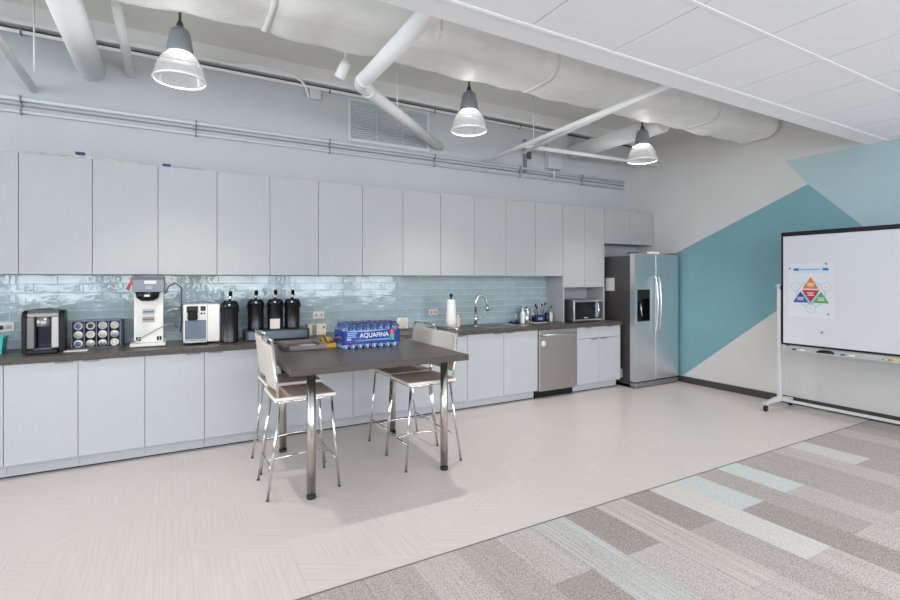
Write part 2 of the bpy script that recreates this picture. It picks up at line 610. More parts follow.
# left wall and the window wall behind the camera
def window_wall(name, spans, lo, hi, place):
    w = MB()
    def seg(a, b, z0, z1):
        w.box(*place(a, b, z0, z1))
    edges = [lo] + [v for s in spans for v in s[:2]] + [hi]
    for i in range(0, len(edges), 2):
        seg(edges[i], edges[i + 1], 0, ZD)
    for a, b, hd in spans:
        seg(a, b, 0, SILL)
        seg(a, b, hd, ZD)
    return struct(w.build(name, WALL))
window_wall('wall_rear', WIN_REAR, XL, XR, lambda a, b, z0, z1: (a, YF - 0.1, z0, b, YF, z1))
window_wall('wall_left', WIN_LEFT, YF, YB, lambda a, b, z0, z1: (XL - 0.1, a, z0, XL, b, z1))
nwin = 0
for spans, rear in ((WIN_REAR, True), (WIN_LEFT, False)):
    for a, b, HEAD in spans:
        nwin += 1
        g = struct(bpy.data.objects.new('window_%d' % nwin, None))
        col.objects.link(g)
        def pl(u0, u1, z0, z1, d0, d1):
            return (u0, YF - d1, z0, u1, YF - d0, z1) if rear else (XL - d1, u0, z0, XL - d0, u1, z1)
        fm = MB()
        fm.box(*pl(a, b, SILL, SILL + 0.05, 0.02, 0.08)).box(*pl(a, b, HEAD - 0.05, HEAD, 0.02, 0.08))
        fm.box(*pl(a, a + 0.05, SILL + 0.05, HEAD - 0.05, 0.02, 0.08)).box(*pl(b - 0.05, b, SILL + 0.05, HEAD - 0.05, 0.02, 0.08))
        fm.build('window_frame', DGREY, g)
        mid = (a + b) / 2
        MB().box(*pl(mid - 0.025, mid + 0.025, SILL + 0.05, HEAD - 0.05, 0.02, 0.08)).build('mullion', DGREY, g)
        for u0, u1 in ((a + 0.05, mid - 0.025), (mid + 0.025, b - 0.05)):
            MB().box(*pl(u0, u1, SILL + 0.05, HEAD - 0.05, 0.045, 0.051)).build('pane', GLASSP, g)

# suspended ceiling: tiles in a white grid, closed by a bulkhead edge
susp = struct(bx('ceiling_suspended', GRIDD, XS, YF, ZC + 0.022, XR, 2.22, ZC + 0.06))
px_, py_ = 0.645, 0.605
xs = [2.42 + px_ * k for k in range(-3, 8)]
xs = [v for v in xs if v < XR - 0.02] + [XR]
ys = [2.205 - py_ * k for k in range(0, 7)]
ctile = {}
for i in range(len(xs) - 1):
    for j in range(len(ys) - 1):
        w, d = xs[i + 1] - xs[i], ys[j] - ys[j + 1]
        key = round(w, 3)
        if key not in ctile:
            ctile[key] = MB().box(-w / 2 + 0.004, -d / 2 + 0.011, 0, w / 2 - 0.004, d / 2 - 0.011, 0.021).mesh('ceiling_tile')
            ctile[key].materials.append(CEILT)
        put('ceiling_tile', ctile[key], None, susp, ((xs[i] + xs[i + 1]) / 2, (ys[j] + ys[j + 1]) / 2, ZC))
for y in ys:
    bx('grid_bar', GRID, xs[0], y - 0.010, ZC - 0.003, XR, y + 0.010, ZC + 0.02, susp)
bulk = struct(bx('trim_5', CEILT, XS, 2.222, ZC, XR, 2.392, ZD))
struct(bx('trim_6', GRID, XS, 2.207, ZC - 0.004, XR, 2.222, ZC + 0.03))
# back run of the suspended ceiling that the camera cannot see
struct(bx('trim_7', CEILT, XS - 0.05, YF, ZC, XS, 2.392, ZD))
struct(bx('ceiling_field', CEILT, XS, YF, ZC, XR, ys[-1] - 0.012, ZC + 0.02))

# fill lights added behind the camera to brighten floor and ceiling
for i, (x, lb) in enumerate(((1.45, 'added fill light behind the camera, nearest the open deck'), (3.385, 'added fill light behind the camera, middle one'), (5.32, 'added fill light behind the camera, nearest the side wall'))):
    for r_, y in enumerate((-1.62, -3.2)):
        tr_ = thing('fill_light', lb + (', first row' if r_ == 0 else ', second row'), 'fill light', (x, y, ZC), group='added fill lights')
        f_ = MB()
        f_.box(-0.31, -0.61, -0.012, 0.31, -0.57, -0.001).box(-0.31, 0.57, -0.012, 0.31, 0.61, -0.001).box(-0.31, -0.57, -0.012, -0.27, 0.57, -0.001).box(0.27, -0.57, -0.012, 0.31, 0.57, -0.001)
        f_.build('frame', GRID, tr_)
        MB().box(-0.27, -0.57, -0.006, 0.27, 0.57, -0.001).build('diffuser', mat('fill_diffuser', (245, 245, 245), 0.5, emit=((255, 252, 246), 1.5)), tr_)
        d_ = bpy.data.lights.new('fill_area', 'AREA')
        d_.shape = 'RECTANGLE'
        d_.size, d_.size_y, d_.energy, d_.color = 0.52, 1.1, FILL_W, (1.0, 0.99, 0.97)
        l_ = bpy.data.objects.new('fill_area', d_)
        col.objects.link(l_)
        l_.parent = tr_
        l_.location = (0, 0, -0.02)

# ------------------------------------------------------------------ overhead: duct, pipes, vent, pendants
def rrect(cy, cz, hw, hh, r, n=6):
    pts = []
    for sx, sz, a0 in ((1, 1, 0), (-1, 1, 90), (-1, -1, 180), (1, -1, 270)):
        for k in range(n + 1):
            a = R(a0 + 90 * k / n)
            pts.append((cy + sx * (hw - r) + r * math.cos(a), cz + sz * (hh - r) + r * math.sin(a)))
    return pts
rd = random.Random(21)
dt = thing('insulated_duct', 'long white wrapped air duct running along the open ceiling to the side wall', 'duct', (0, 3.53, 3.53))
rings = []
nx = 150
base = rrect(0, 0, 0.29, 0.275, 0.15)
for i in range(nx + 1):
    x = XL + (XR - 0.003 - XL) * i / nx
    sag = 0.012 * math.sin(x * 5.3) + 0.008 * math.sin(x * 13.1 + 1)
    pinch = 1 - 0.03 * math.exp(-((x % 1.17) - 0.58) ** 2 / 0.002)
    rings.append([(x, y * pinch * (1 + 0.012 * math.sin(7 * x + 9 * y)) + rd.uniform(-.003, .003),
                   z * pinch * (1 + 0.02 * math.sin(5 * x + 6 * y)) + sag * (z < 0) + rd.uniform(-.003, .003)) for y, z in base])
MB().loft(rings).build('duct_body', DUCT, dt)
kx = XL + 0.58 + 1.17
while kx < XR - 0.2:
    xx = (math.floor(kx / 1.17)) * 1.17 + 0.58
    pr = [[(xx + d, y * 0.985, z * 0.985) for y, z in base] for d in (-0.02, 0.02)]
    MB().loft(pr, smooth=True).build('wrap_band', TAPE, dt)
    kx += 1.17

def pipe(name, label, pts, r, m=PIPEW, cat='pipe', n=18, group=None):
    o = MB().tube(pts, r, n).build(name, m)
    return tag(o, label, cat, group)
# thick round steel tubes that leave the back wall
def wall_tube(label, x, z, r, y0=2.42, y1=YB - 0.001):
    o = MB().tube([(0, 0, 0), (0, y0 - y1, 0)], r, 26).build('ceiling_tube', PIPEW)
    o.location = (x, y1, z)
    return tag(o, label, 'pipe', 'white tubes under the deck')
wall_tube('thick white round tube reaching the back wall at far left', -0.63, 3.37, 0.105, y0=3.86)
wall_tube('narrow white bar beside the thick tube, left of the first pendant', -0.333, 3.39, 0.036, y0=3.86)
wall_tube('slim white pipe at the far left edge meeting the back wall', -1.03, 3.12, 0.032)
wall_tube('thick white round tube behind the rightmost pendant', 5.12, 3.36, 0.105, y0=3.86)
o = thing('bent_pipe', 'wide white pipe with an angled bend crossing below the duct in front of the vent', 'pipe', (1.37, 3.97, 3.13))
MB().tube([(0, -1.57, 0), (0, -0.06, 0), (0.012, -0.02, 0), (0.04, 0.03, 0), (1.545, 1.445, 0.02)], [0.060, 0.060, 0.058, 0.056, 0.050], 22).build('pipe_run', PIPEW, o)
MB().tube([(0.0, -0.14, 0), (0, -0.09, 0)], 0.064, 22).build('coupling', PIPEW, o)
MB().tube([(0.10, 0.085, 0.001), (0.135, 0.118, 0.001)], 0.060, 22).build('coupling', PIPEW, o)
MB().tube([(0.0, -0.95, 0.055), (0, -0.95, 0.085)], 0.02, 10).build('hanger_clamp', PIPEG, o)
# pair of slim struts running out from the wall, and a bar along X under them
pipe('strut_pipe', 'slim white pipe under the duct between second and third pendants, nearer the vent', [(3.56, YB - 0.001, 3.04), (3.46, 2.42, 3.05)], 0.025, group='paired slim pipes')
pipe('strut_pipe', 'slim white pipe running beside its twin, nearer the third pendant', [(3.93, 5.02, 3.125), (3.58, 2.42, 3.13)], 0.021, group='paired slim pipes')
pipe('cross_bar', 'thin white horizontal bar running behind the third pendant to the side wall', [(3.90, 4.98, 3.19), (6.478, 4.98, 3.245)], 0.026, cat='bar')
pipe('threaded_rod', 'thin vertical hanger rod at far left of the open ceiling', [(-0.949, 5.0, 3.12), (-0.949, 5.0, ZD - 0.001)], 0.006, cat='rod')
pipe('threaded_rod', 'thin hanger rod dropping from the deck beside the vent', [(2.05, 4.75, 3.24), (2.05, 4.75, ZD - 0.001)], 0.006, cat='rod')
pipe('threaded_rod', 'thin hanger rod dropping to the paired slim pipes', [(3.9, 4.8, 3.16), (3.9, 4.8, ZD - 0.001)], 0.006, cat='rod')
# conduits along the back wall, plus a thin dark shadow line
def conduit(label, z, r, x1, y=YB, m=PIPEG):
    o = thing('wall_conduit', label, 'conduit', (XL, y, z), group='conduits along the back wall')
    L = x1 - XL
    MB().tube([(0, -r - 0.008, 0), (L, -r - 0.008, 0)], r, 12).build('tube', m, o)
    for xx in (-1.11, 0.205, 1.52, 2.83, 4.15, 5.3):
        if xx < x1:
            MB().box(xx - XL - 0.006, -2 * r - 0.012, -r - 0.010, xx - XL + 0.006, 0, r + 0.010, 0.002).build('pipe_clamp', mat('clamp_grey', (120, 126, 132), 0.5), o)
    return o
conduit('upper grey conduit on the back wall above the cabinets', 3.017, 0.019, 6.2)
conduit('thin dark tube coloured as a conduit shadow on the back wall above the cabinets', 2.966, 0.007, 6.2, m=mat('conduit_shadow', (138, 146, 150), 0.5))  # dark tube stands in for the shadow line cast on the wall
conduit('lower grey conduit on the back wall just above the cabinets', 2.912, 0.013, 6.2)
conduit('white conduit just under the dark gap near the top of the back wall', 3.585, 0.016, 5.0, m=PIPEW)
# loose cable
pts = [(0.3 + 0.1 * k, 5.33 + 0.03 * math.sin(k), 3.66 - 0.012 * math.sin(k * .7)) for k in range(9)] + [(1.2, 5.36, 3.62), (1.26, 5.38, 3.56), (1.29, 5.4, 3.46)]
pipe('ceiling_cable', 'white cable drooping from the channel left of the vent', pts, 0.014, cat='cable', n=8)
tag(MB().box(1.30, YB - 0.03, 3.46, 1.42, YB - 0.001, 3.598, 0.004).build('wall_bracket', PIPEG), 'small white plate on the wall where the cable ends', 'bracket')
# louvred vent
v = thing('wall_vent', 'wide white louvred return vent high on the back wall', 'vent', (2.245, YB, 3.31))
vw, vh = 0.485, 0.215
MB().box(-vw, -0.004, -vh, vw, -0.001, vh).build('backing', mat('vent_dark', (120, 126, 130), 0.7), v)
f = MB()
f.box(-vw - .03, -0.02, -vh - .03, vw + .03, -0.001, -vh).box(-vw - .03, -0.02, vh, vw + .03, -0.001, vh + .03)
f.box(-vw - .03, -0.02, -vh, -vw, -0.001, vh).box(vw, -0.02, -vh, vw + .03, -0.001, vh)
f.build('vent_frame', PIPEG, v)
ns = 17
sl = MB().box(-vw, -0.010, -0.002, vw, 0.010, 0.002, M=Matrix.Rotation(R(-38), 4, 'X')).mesh('slat')
sl.materials.append(PIPEG)
for k in range(ns):
    put('slat', sl, None, v, (0, -0.013, -vh + (k + 0.5) * 2 * vh / ns))
for xx in (-0.17, 0.16):
    MB().box(xx - 0.004, -0.022, -vh, xx + 0.004, -0.018, vh).build('mullion', PIPEG, v)
# junction box group on the wall
j = thing('junction_box', 'white electrical junction box on the back wall right of the paired pipes', 'junction box', (4.72, YB - 0.001, 3.18))
MB().box(-0.11, -0.09, -0.12, 0.13, 0, 0.12, 0.006).build('box_body', PIPEG, j)
MB().box(-0.10, -0.095, -0.11, 0.12, -0.09, 0.11, 0.002).build('cover', WALL, j)
MB().tube([(0.02, -0.04, -0.12), (0.02, -0.04, -0.24)], 0.014, 10).build('conduit_stub', PIPEG, j)
MB().tube([(-0.06, -0.04, 0.12), (-0.06, -0.04, 0.42)], 0.014, 10).build('conduit_stub', PIPEG, j)
s = thing('wall_strut', 'dark slotted vertical strut on the back wall left of the junction box', 'strut', (4.24, YB - 0.001, 2.96))
MB().box(-0.02, -0.04, 0, 0.02, 0, 0.46).build('channel', mat('strut_grey', (128, 134, 140), 0.5), s)
for k in range(7):
    MB().box(-0.008, -0.0415, 0.03 + k * 0.06, 0.008, -0.04, 0.06 + k * 0.06).build('slot', DARKGAP, s)
MB().box(0.03, -0.05, 0.2, 0.09, -0.005, 0.30, 0.004).build('valve_body', CHARC, s)
# small spotlight hanging near the pipe bend
sp = thing('ceiling_spotlight', 'small white swivel spotlight hanging at the bend of the wide pipe', 'spotlight', (1.26, 4.0, 3.2))
MB().tube([(0, 0, 0.13), (0, 0, ZD - 3.2 - 0.001)], 0.010, 10).build('stem', PIPEW, sp)
MB().lathe([(0, 0.13), (0.022, 0.13), (0.026, 0.10), (0.026, 0.06), (0, 0.06)], 16).build('swivel', PIPEW, sp)
o = MB().lathe([(0, 0.09), (0.035, 0.085), (0.042, 0.06), (0.046, -0.05), (0.042, -0.055), (0.0, -0.05)], 18).build('lamp_head', PIPEW, sp)
o.location = (-0.03, 0, 0.02)
o.rotation_euler = (R(25), R(20), 0)

def make_pendant(x, label):
    g = thing('pendant_lamp', label, 'pendant lamp', (x, 4.05, 2.93), group='pendant lamps over the kitchen')
    outer = [(0.172, 0.0), (0.170, 0.02), (0.160, 0.07), (0.142, 0.12), (0.115, 0.165), (0.085, 0.195)]
    inner = [(r - 0.005, z) for r, z in outer]
    MB().lathe(outer + inner[::-1], 40, closed=True).build('bowl_shade', ACRYL, g)
    MB().lathe([(0.166, -0.004), (0.176, -0.004), (0.178, 0.003), (0.174, 0.008), (0.166, 0.006)], 40, closed=True).build('rim', mat('rim_white', (238, 238, 240), 0.25), g)
    MB().lathe([(0.0, 0.200), (0.080, 0.200), (0.088, 0.193), (0.090, 0.20), (0.088, 0.22), (0.066, 0.345), (0.056, 0.365), (0.030, 0.378), (0.018, 0.40), (0.0, 0.40)], 32).build('housing', mat('pendant_grey', (142, 146, 152), 0.4, 0.3), g)
    MB().lathe([(0.079, 0.196), (0.079, 0.20), (0.0, 0.20), (0, 0.196)], 24).build('reflector', mat('lamp_diffuser', (255, 250, 244), 0.4, emit=((255, 248, 238), 3.0)), g)
    MB().tube([(0, 0, 0.395), (0, 0, ZD - 2.93 - 0.001)], 0.010, 10).build('stem', CHARC, g)
    MB().lathe([(0, 0.37), (0.022, 0.37), (0.024, 0.40), (0.014, 0.43), (0, 0.43)], 14).build('hanger_knuckle', CHARC, g)
    d = bpy.data.lights.new('pendant_light', 'SPOT')
    d.energy = PENDANT_W * 4
    d.spot_size = R(104)
    d.spot_blend = 0.9
    d.shadow_soft_size = 0.03
    d.color = (1.0, 0.95, 0.89)
    lo = bpy.data.objects.new('pendant_light', d)
    col.objects.link(lo)
    lo.parent = g
    lo.location = (0, 0, 0.17)
    d = bpy.data.lights.new('pendant_glow', 'POINT')
    d.energy = PENDANT_UP
    d.shadow_soft_size = 0.02
    d.color = (1.0, 0.97, 0.94)
    lo = bpy.data.objects.new('pendant_glow', d)
    col.objects.link(lo)
    lo.parent = g
    lo.location = (0, 0, 0.155)
    return g
make_pendant(0.05, 'grey pendant lamp with clear bowl shade, leftmost and nearest')
make_pendant(2.50, 'grey pendant lamp with clear bowl shade, middle one near the vent')
make_pendant(4.97, 'grey pendant lamp with clear bowl shade, rightmost near the side wall')

# ------------------------------------------------------------------ wall cabinets
UF = 5.07                      # front plane of the uppers
UZ0, UZ1 = 1.54, 2.503
def wall_cab(x0, x1, z0, label):
    g = thing('wall_cabinet', label, 'wall cabinet', (x0, UF, z0), group='wall cabinets in the long row')
    w, h = x1 - x0, UZ1 - z0
    MB().box(0.0008, 0.02, 0, w - 0.0008, YB - UF - 0.0095, h).build('body', LAM, g)
    MB().box(0.0022, 0, 0.0, w - 0.0022, 0.019, h, 0.0012, 1).build('door', LAM, g)
edges = [-1.533, -1.058, -0.582, -0.108, 0.366, 0.837, 1.312, 1.784, 2.259, 2.737, 3.205, 3.678, 4.154, 4.628]
ulab = ['pale grey wall cabinet cut off by the left edge of the picture',
        'pale grey wall cabinet over the single-serve coffee maker and pod rack',
        'pale grey wall cabinet directly above the tall white brewer',
        'pale grey wall cabinet above the boxy silver dispenser',
        'pale grey wall cabinet above the lone black airpot',
        'pale grey wall cabinet above the right airpots on their stand',
        'pale grey wall cabinet above the bottled water pack, left one of two',
        'pale grey wall cabinet above the bottled water pack, right one of two',
        'pale grey wall cabinet seventh door before the tall microwave unit',
        'pale grey wall cabinet above the paper towel roll',
        'pale grey wall cabinet above the kitchen faucet',
        'pale grey wall cabinet above the sink, right of the faucet',
        'pale grey wall cabinet next to the tall microwave unit']
ulab[8] = 'pale grey wall cabinet above the white napkin stand and right-hand stools'
for i in range(13):
    wall_cab(edges[i], edges[i + 1], UZ0, ulab[i])
# tall unit with a microwave niche
t = thing('microwave_cabinet', 'tall pale grey wall unit with two doors above an open microwave niche', 'wall cabinet', (4.632, UF, 0.914))
w = 5.418 - 4.632
zb = 1.385 - 0.914
hh = UZ1 - 0.914
MB().box(0, 0.02, zb, w, YB - UF - 0.0095, hh).build('body', LAM, t)
for a, b in ((0, 0.395), (0.395, w)):
    MB().box(a + 0.002, 0, zb, b - 0.002, 0.019, hh, 0.0012, 1).build('door', LAM, t)
MB().box(0, 0.0, 0, 0.02, YB - UF - 0.0095, zb - 0.0008).build('side_panel', LAM, t)
MB().box(w - 0.02, 0.0, 0, w, YB - UF - 0.0095, zb - 0.0008).build('side_panel', LAM, t)
MB().box(0.021, YB - UF - 0.022, 0, w - 0.021, YB - UF - 0.0095, zb - 0.0008).build('niche_back', LAM, t)
# cabinet over the refrigerator
t = thing('fridge_top_cabinet', 'short pale grey two-door cabinet above the steel refrigerator', 'wall cabinet', (5.421, UF, 2.015))
w = 6.466 - 5.421
MB().box(0, 0.02, 0, w, YB - UF - 0.001, UZ1 - 2.015).build('body', LAM, t)
for a, b in ((0, 0.525), (0.525, w)):
    MB().box(a + 0.002, 0, 0, b - 0.002, 0.019, UZ1 - 2.015, 0.0012, 1).build('door', LAM, t)

# things left lying on top of the wall cabinets
o = thing('flattened_carton', 'crumpled grey paper sheet lying on top of the left wall cabinets', 'paper', (-0.62, 5.17, UZ1))
rp_ = random.Random(4)
rg = []
for k in range(24):
    x = -0.40 + 0.86 * k / 23
    h = 0.016 + 0.012 * rp_.random() - 0.008 * abs(k - 11) / 12
    rg.append([(x, -0.09 + rp_.uniform(-.006, .006), 0.001), (x, 0.08, 0.001), (x, 0.08, h), (x, -0.085, h + 0.003)])
MB().loft(rg, smooth=False).build('sheet', mat('grey_paper', (156, 156, 156), 0.8, rgb2=(190, 190, 190), nscale=20), o)
tag(bx('tape_roll_box', flat((36, 58, 104)), -0.70, 5.075, UZ1 + 0.036, -0.635, 5.12, UZ1 + 0.055, bev=0.003), 'small dark blue box on the paper above the second wall cabinet', 'box')
tag(bx('tape_roll_box', flat((30, 48, 92)), -0.075, 5.075, UZ1 + 0.001, -0.01, 5.14, UZ1 + 0.027, bev=0.003), 'small dark blue box on top of the cabinet over the tall brewer', 'box')
tag(bx('paper_strip', flat((150, 150, 152)), 0.0, 5.078, UZ1 + 0.001, 0.24, 5.16, UZ1 + 0.012, bev=0.002), 'thin grey strip lying on top of the cabinet above the dispenser', 'paper')

# ------------------------------------------------------------------ base cabinets, counter, dishwasher
BF = 4.782                     # door plane
TK = 4.862                     # toe-kick plane
CT = 0.912                     # counter top height
PULL = mat('pull_grey', (128, 130, 134), 0.4, 0.3)
def base_cab(x0, x1, label, doors, drawers=0, tabs=(), sink=False):
    g = thing('base_cabinet', label, 'base cabinet', (x0, BF, 0), group='base cabinets under the counter')
    w = x1 - x0
    if sink:
        bb = MB()
        bb.box(0.0008, 0.02, 0.105, 0.02, YB - BF - 0.001, 0.868).box(w - 0.02, 0.02, 0.105, w - 0.0008, YB - BF - 0.001, 0.868)
        bb.box(0.02, 0.02, 0.105, w - 0.02, YB - BF - 0.001, 0.125).box(0.02, 0.02, 0.125, w - 0.02, 0.035, 0.868)
        bb.build('body', LAMB, g)
    else:
        MB().box(0.0008, 0.02, 0.105, w - 0.0008, YB - BF - 0.001, 0.868).build('body', LAMB, g)
    MB().box(0.0008, TK - BF, 0.012, w - 0.0008, TK - BF + 0.02, 0.105).build('toe_kick', LAMB, g)
    MB().box(0.0008, TK - BF + 0.006, 0.0, w - 0.0008, TK - BF + 0.02, 0.0115).build('floor_gap', DARKGAP, g)
    ztop = 0.862
    n = len(doors) - 1
    if drawers:
        for k in range(n):
            a, b = doors[k], doors[k + 1]
            dr = MB().box(a + 0.002, 0, 0.715, b - 0.002, 0.019, ztop, 0.001, 1).build('drawer', LAMB, g)
            MB().box((a + b) / 2 - 0.05, -0.012, ztop - 0.013, (a + b) / 2 + 0.05, -0.0005, ztop).build('edge_pull', PULL, dr)
        ztop = 0.709
    for k in range(n):
        a, b = doors[k], doors[k + 1]
        d = MB().box(a + 0.002, 0, 0.112, b - 0.002, 0.019, ztop, 0.001, 1).build('door', LAMB, g)
        side = tabs[k]
        c = b - 0.085 if side > 0 else a + 0.085
        MB().box(c - 0.055, -0.012, ztop - 0.013, c + 0.055, -0.0005, ztop).build('edge_pull', PULL, d)
be = [-1.53, -1.084, -0.64, -0.195, 0.246, 0.692, 1.138, 1.584, 2.03, 2.476, 2.926]
blab = ['white base cabinet at the left edge of the picture', 'white base cabinet below the single-serve coffee maker', 'white base cabinet below the coffee pod rack',
        'white base cabinet below the tall brewer and silver dispenser', 'white base cabinet left of the left-hand stools', 'white base cabinet behind the left-hand stools',
        'white base cabinet seen under the table, beside its left legs', 'white base cabinet seen under the middle of the table', 'white base cabinet behind the right-hand stools seats',
        'white base cabinet left of the narrow door by the table corner']
blab[9] = 'white base cabinet right behind the right-hand stool backs'
for i in range(10):
    base_cab(be[i], be[i + 1], blab[i], [0, be[i + 1] - be[i]], tabs=[1 if i % 2 == 1 else -1])
base_cab(2.928, 3.953, 'white two-door base cabinet under the sink', [0, 0.51, 1.025], tabs=[1, -1], sink=True)
base_cab(4.605, 5.418, 'white base cabinet with two drawers and two doors below the microwave', [0, 0.40, 0.813], drawers=1, tabs=[1, -1])

ct = thing('countertop', 'long dark slate-coloured laminate countertop along the back wall', 'countertop', (0, 0, CT))
SX0, SX1, SY0, SY1 = 3.33, 3.86, 4.93, 5.27
c = MB()
z0 = -0.043
c.box(-1.53, 4.757, z0, SX0, YB - 0.014, 0).box(SX1, 4.757, z0, 5.432, YB - 0.014, 0)
c.box(SX0, 4.757, z0, SX1, SY0, 0).box(SX0, SY1, z0, SX1, YB - 0.014, 0)
bmesh.ops.remove_doubles(c.bm, verts=c.bm.verts[:], dist=1e-5)
c.build('worktop', STONE, ct)
sk = thing('sink', 'round-edged stainless steel sink set into the counter', 'sink', (0, 0, CT))
MB().box(SX0 + 0.001, SY0 + 0.001, -0.16, SX1 - 0.001, SY1 - 0.001, -0.15).build('basin_floor', STEEL, sk)
b_ = MB()
b_.box(SX0 + .001, SY0 + .001, -0.15, SX0 + .006, SY1 - .001, 0).box(SX1 - .006, SY0 + .001, -0.15, SX1 - .001, SY1 - .001, 0)
b_.box(SX0 + .006, SY0 + .001, -0.15, SX1 - .006, SY0 + .006, 0).box(SX0 + .006, SY1 - .006, -0.15, SX1 - .006, SY1 - .001, 0)
b_.build('basin_wall', STEEL, sk)
b_ = MB()
b_.box(SX0 - .02, SY0 - .02, 0.0006, SX1 + .02, SY0 + .004, 0.004).box(SX0 - .02, SY1 - .004, 0.0006, SX1 + .02, SY1 + .02, 0.004)
b_.box(SX0 - .02, SY0 + .004, 0.0006, SX0 + .004, SY1 - .004, 0.004).box(SX1 - .004, SY0 + .004, 0.0006, SX1 + .02, SY1 - .004, 0.004)
b_.build('rim', STEEL, sk)
MB().lathe([(0, -0.149), (0.04, -0.149), (0.045, -0.146), (0.03, -0.146), (0, -0.148)], 20, ((SX0 + SX1) / 2, (SY0 + SY1) / 2, 0)).build('drain', CHROME, sk)
# faucet
fa = thing('faucet', 'tall chrome gooseneck pull-down faucet beside the sink', 'faucet', (3.262, 5.13, CT))
MB().lathe([(0, 0), (0.032, 0), (0.032, 0.006), (0.024, 0.014), (0, 0.014)], 20).build('base_ring', CHROME, fa)
MB().tube([(0, 0, 0.012), (0, 0, 0.17)], 0.020, 16).build('body', CHROME, fa)
arc = [(0, 0, 0.17), (0, 0, 0.29)]
for k in range(1, 10):
    a = PI - PI * k / 10
    arc.append((0.075 + 0.075 * math.cos(a), -0.02 * k / 10, 0.29 + 0.095 * math.sin(a)))
arc += [(0.15, -0.02, 0.29), (0.155, -0.02, 0.255)]
MB().tube(arc, 0.014, 14).build('gooseneck', CHROME, fa)
MB().tube([(0.155, -0.02, 0.258), (0.165, -0.02, 0.19)], 0.017, 14, r2=0.022).build('spray_head', CHROME, fa)
hd = MB().tube([(0.018, 0, 0.10), (0.04, -0.004, 0.10)], 0.017, 12).build('handle_hub', CHROME, fa)
MB().tube([(0.035, -0.004, 0.10), (0.105, -0.03, 0.115)], 0.007, 10).build('lever', CHROME, fa)

# dishwasher
STEELD = mat('brushed_steel_warm', (172, 169, 168), 0.36, 1.0, rgb2=(182, 179, 178), nscale=6, stretch=(60, 60, 0.6))
d = thing('dishwasher', 'stainless steel dishwasher built in under the counter', 'dishwasher', (3.958, 4.765, 0))
w = 4.60 - 3.958
MB().box(0.004, 0.035, 0.10, w - 0.004, 0.6, 0.862).build('tub', DGREY, d)
MB().box(0.002, 0, 0.10, w - 0.002, 0.034, 0.79, 0.006).build('door_panel', STEELD, d)
MB().box(0.002, 0.0, 0.795, w - 0.002, 0.034, 0.864, 0.006).build('control_panel', STEELD, d)
hm = MB()
hp = [(0.05, 0.0, 0.80), (0.055, -0.03, 0.803), (0.09, -0.045, 0.803), (w - 0.09, -0.045, 0.803), (w - 0.055, -0.03, 0.803), (w - 0.05, 0, 0.80)]
hm.tube(hp, 0.012, 12).build('handle', STEEL, d)
MB().lathe([(0, 0), (0.038, 0), (0.038, 0.002), (0, 0.002)], 20).build('round_sticker', flat((214, 212, 206)), d, (0.075, -0.0005, 0.69)).rotation_euler = (PI / 2, 0, 0)
MB().box(0.01, 0.09, 0.0, w - 0.01, 0.11, 0.095).build('kick_plate', BLACK, d)

# ------------------------------------------------------------------ refrigerator
f = thing('refrigerator', 'side-by-side stainless steel refrigerator with dark grey sides in the corner', 'refrigerator', (5.492, 4.60, 0))
FW = 6.425 - 5.492
MB().box(0.004, 0.085, 0.04, FW - 0.004, 0.78, 1.822, 0.006).build('case', mat('fridge_side', (62, 59, 60), 0.45, rgb2=(66, 63, 64)), f)
MB().box(0.004, 0.0, 0.012, FW - 0.004, 0.084, 0.075, 0.006).build('base_grille', mat('fridge_grille', (150, 152, 156), 0.35, 0.8), f)
MB().box(0.03, 0.03, 0.0, FW - 0.03, 0.7, 0.011).build('roller_base', BLACK, f)
dx = 5.917 - 5.492
DX0, DX1, DZ0, DZ1 = 0.05, 0.31, 0.915, 1.355
fd = MB()
fd.box(0.0, 0, 0.09, DX0, 0.08, 1.85).box(DX1, 0, 0.09, dx - 0.003, 0.08, 1.85)
fd.box(DX0, 0, 0.09, DX1, 0.08, DZ0).box(DX0, 0, DZ1, DX1, 0.08, 1.85).box(DX0, 0.07, DZ0, DX1, 0.08, DZ1)
bmesh.ops.remove_doubles(fd.bm, verts=fd.bm.verts[:], dist=1e-5)
fz = fd.build('freezer_door', STEELV, f)
MB().box(dx + 0.003, 0, 0.09, FW, 0.08, 1.85, 0.01).build('fridge_door', STEELV, f)
dsp = MB()
dsp.box(DX0 + .001, 0.06, DZ0 + .001, DX1 - .001, 0.069, DZ1 - .001)
dsp.box(DX0 + .001, 0.0, DZ0 + .001, DX0 + .012, 0.06, DZ1 - .001).box(DX1 - .012, 0.0, DZ0 + .001, DX1 - .001, 0.06, DZ1 - .001)
dsp.box(DX0 + .012, 0.0, DZ0 + .001, DX1 - .012, 0.06, DZ0 + .02)
dd = dsp.build('dispenser_recess', BLACKG, f)
MB().box(DX0 + .012, -0.003, DZ1 - 0.13, DX1 - .012, 0.06, DZ1 - .001, 0.003).build('control_panel', BLACKG, dd)
MB().tube([((DX0 + DX1) / 2 - 0.02, 0.045, DZ1 - 0.18), ((DX0 + DX1) / 2, 0.03, DZ0 + 0.06)], 0.014, 12).build('paddle', STEEL, dd)
for sx in (-1, 1):
    x = dx + sx * 0.032
    pth = [(x, 0.002, 1.53), (x, -0.03, 1.52)] + [(x, -0.045 - 0.022 * math.sin(PI * k / 10), 1.50 - 0.73 * k / 10) for k in range(11)] + [(x, -0.03, 0.755), (x, 0.002, 0.745)]
    MB().tube(pth, 0.012, 12).build('handle', STEEL, f)
MB().box(0.02, 0.04, 1.851, 0.13, 0.16, 1.875, 0.006).build('hinge_cover', CHARC, f)
MB().box(dx - 0.09, 0.01, 1.851, dx + 0.10, 0.08, 1.885, 0.006).build('hinge_cover', WHITE, f)
MB().box(FW - 0.12, 0.04, 1.851, FW - 0.02, 0.16, 1.87, 0.006).build('hinge_cover', CHARC, f)
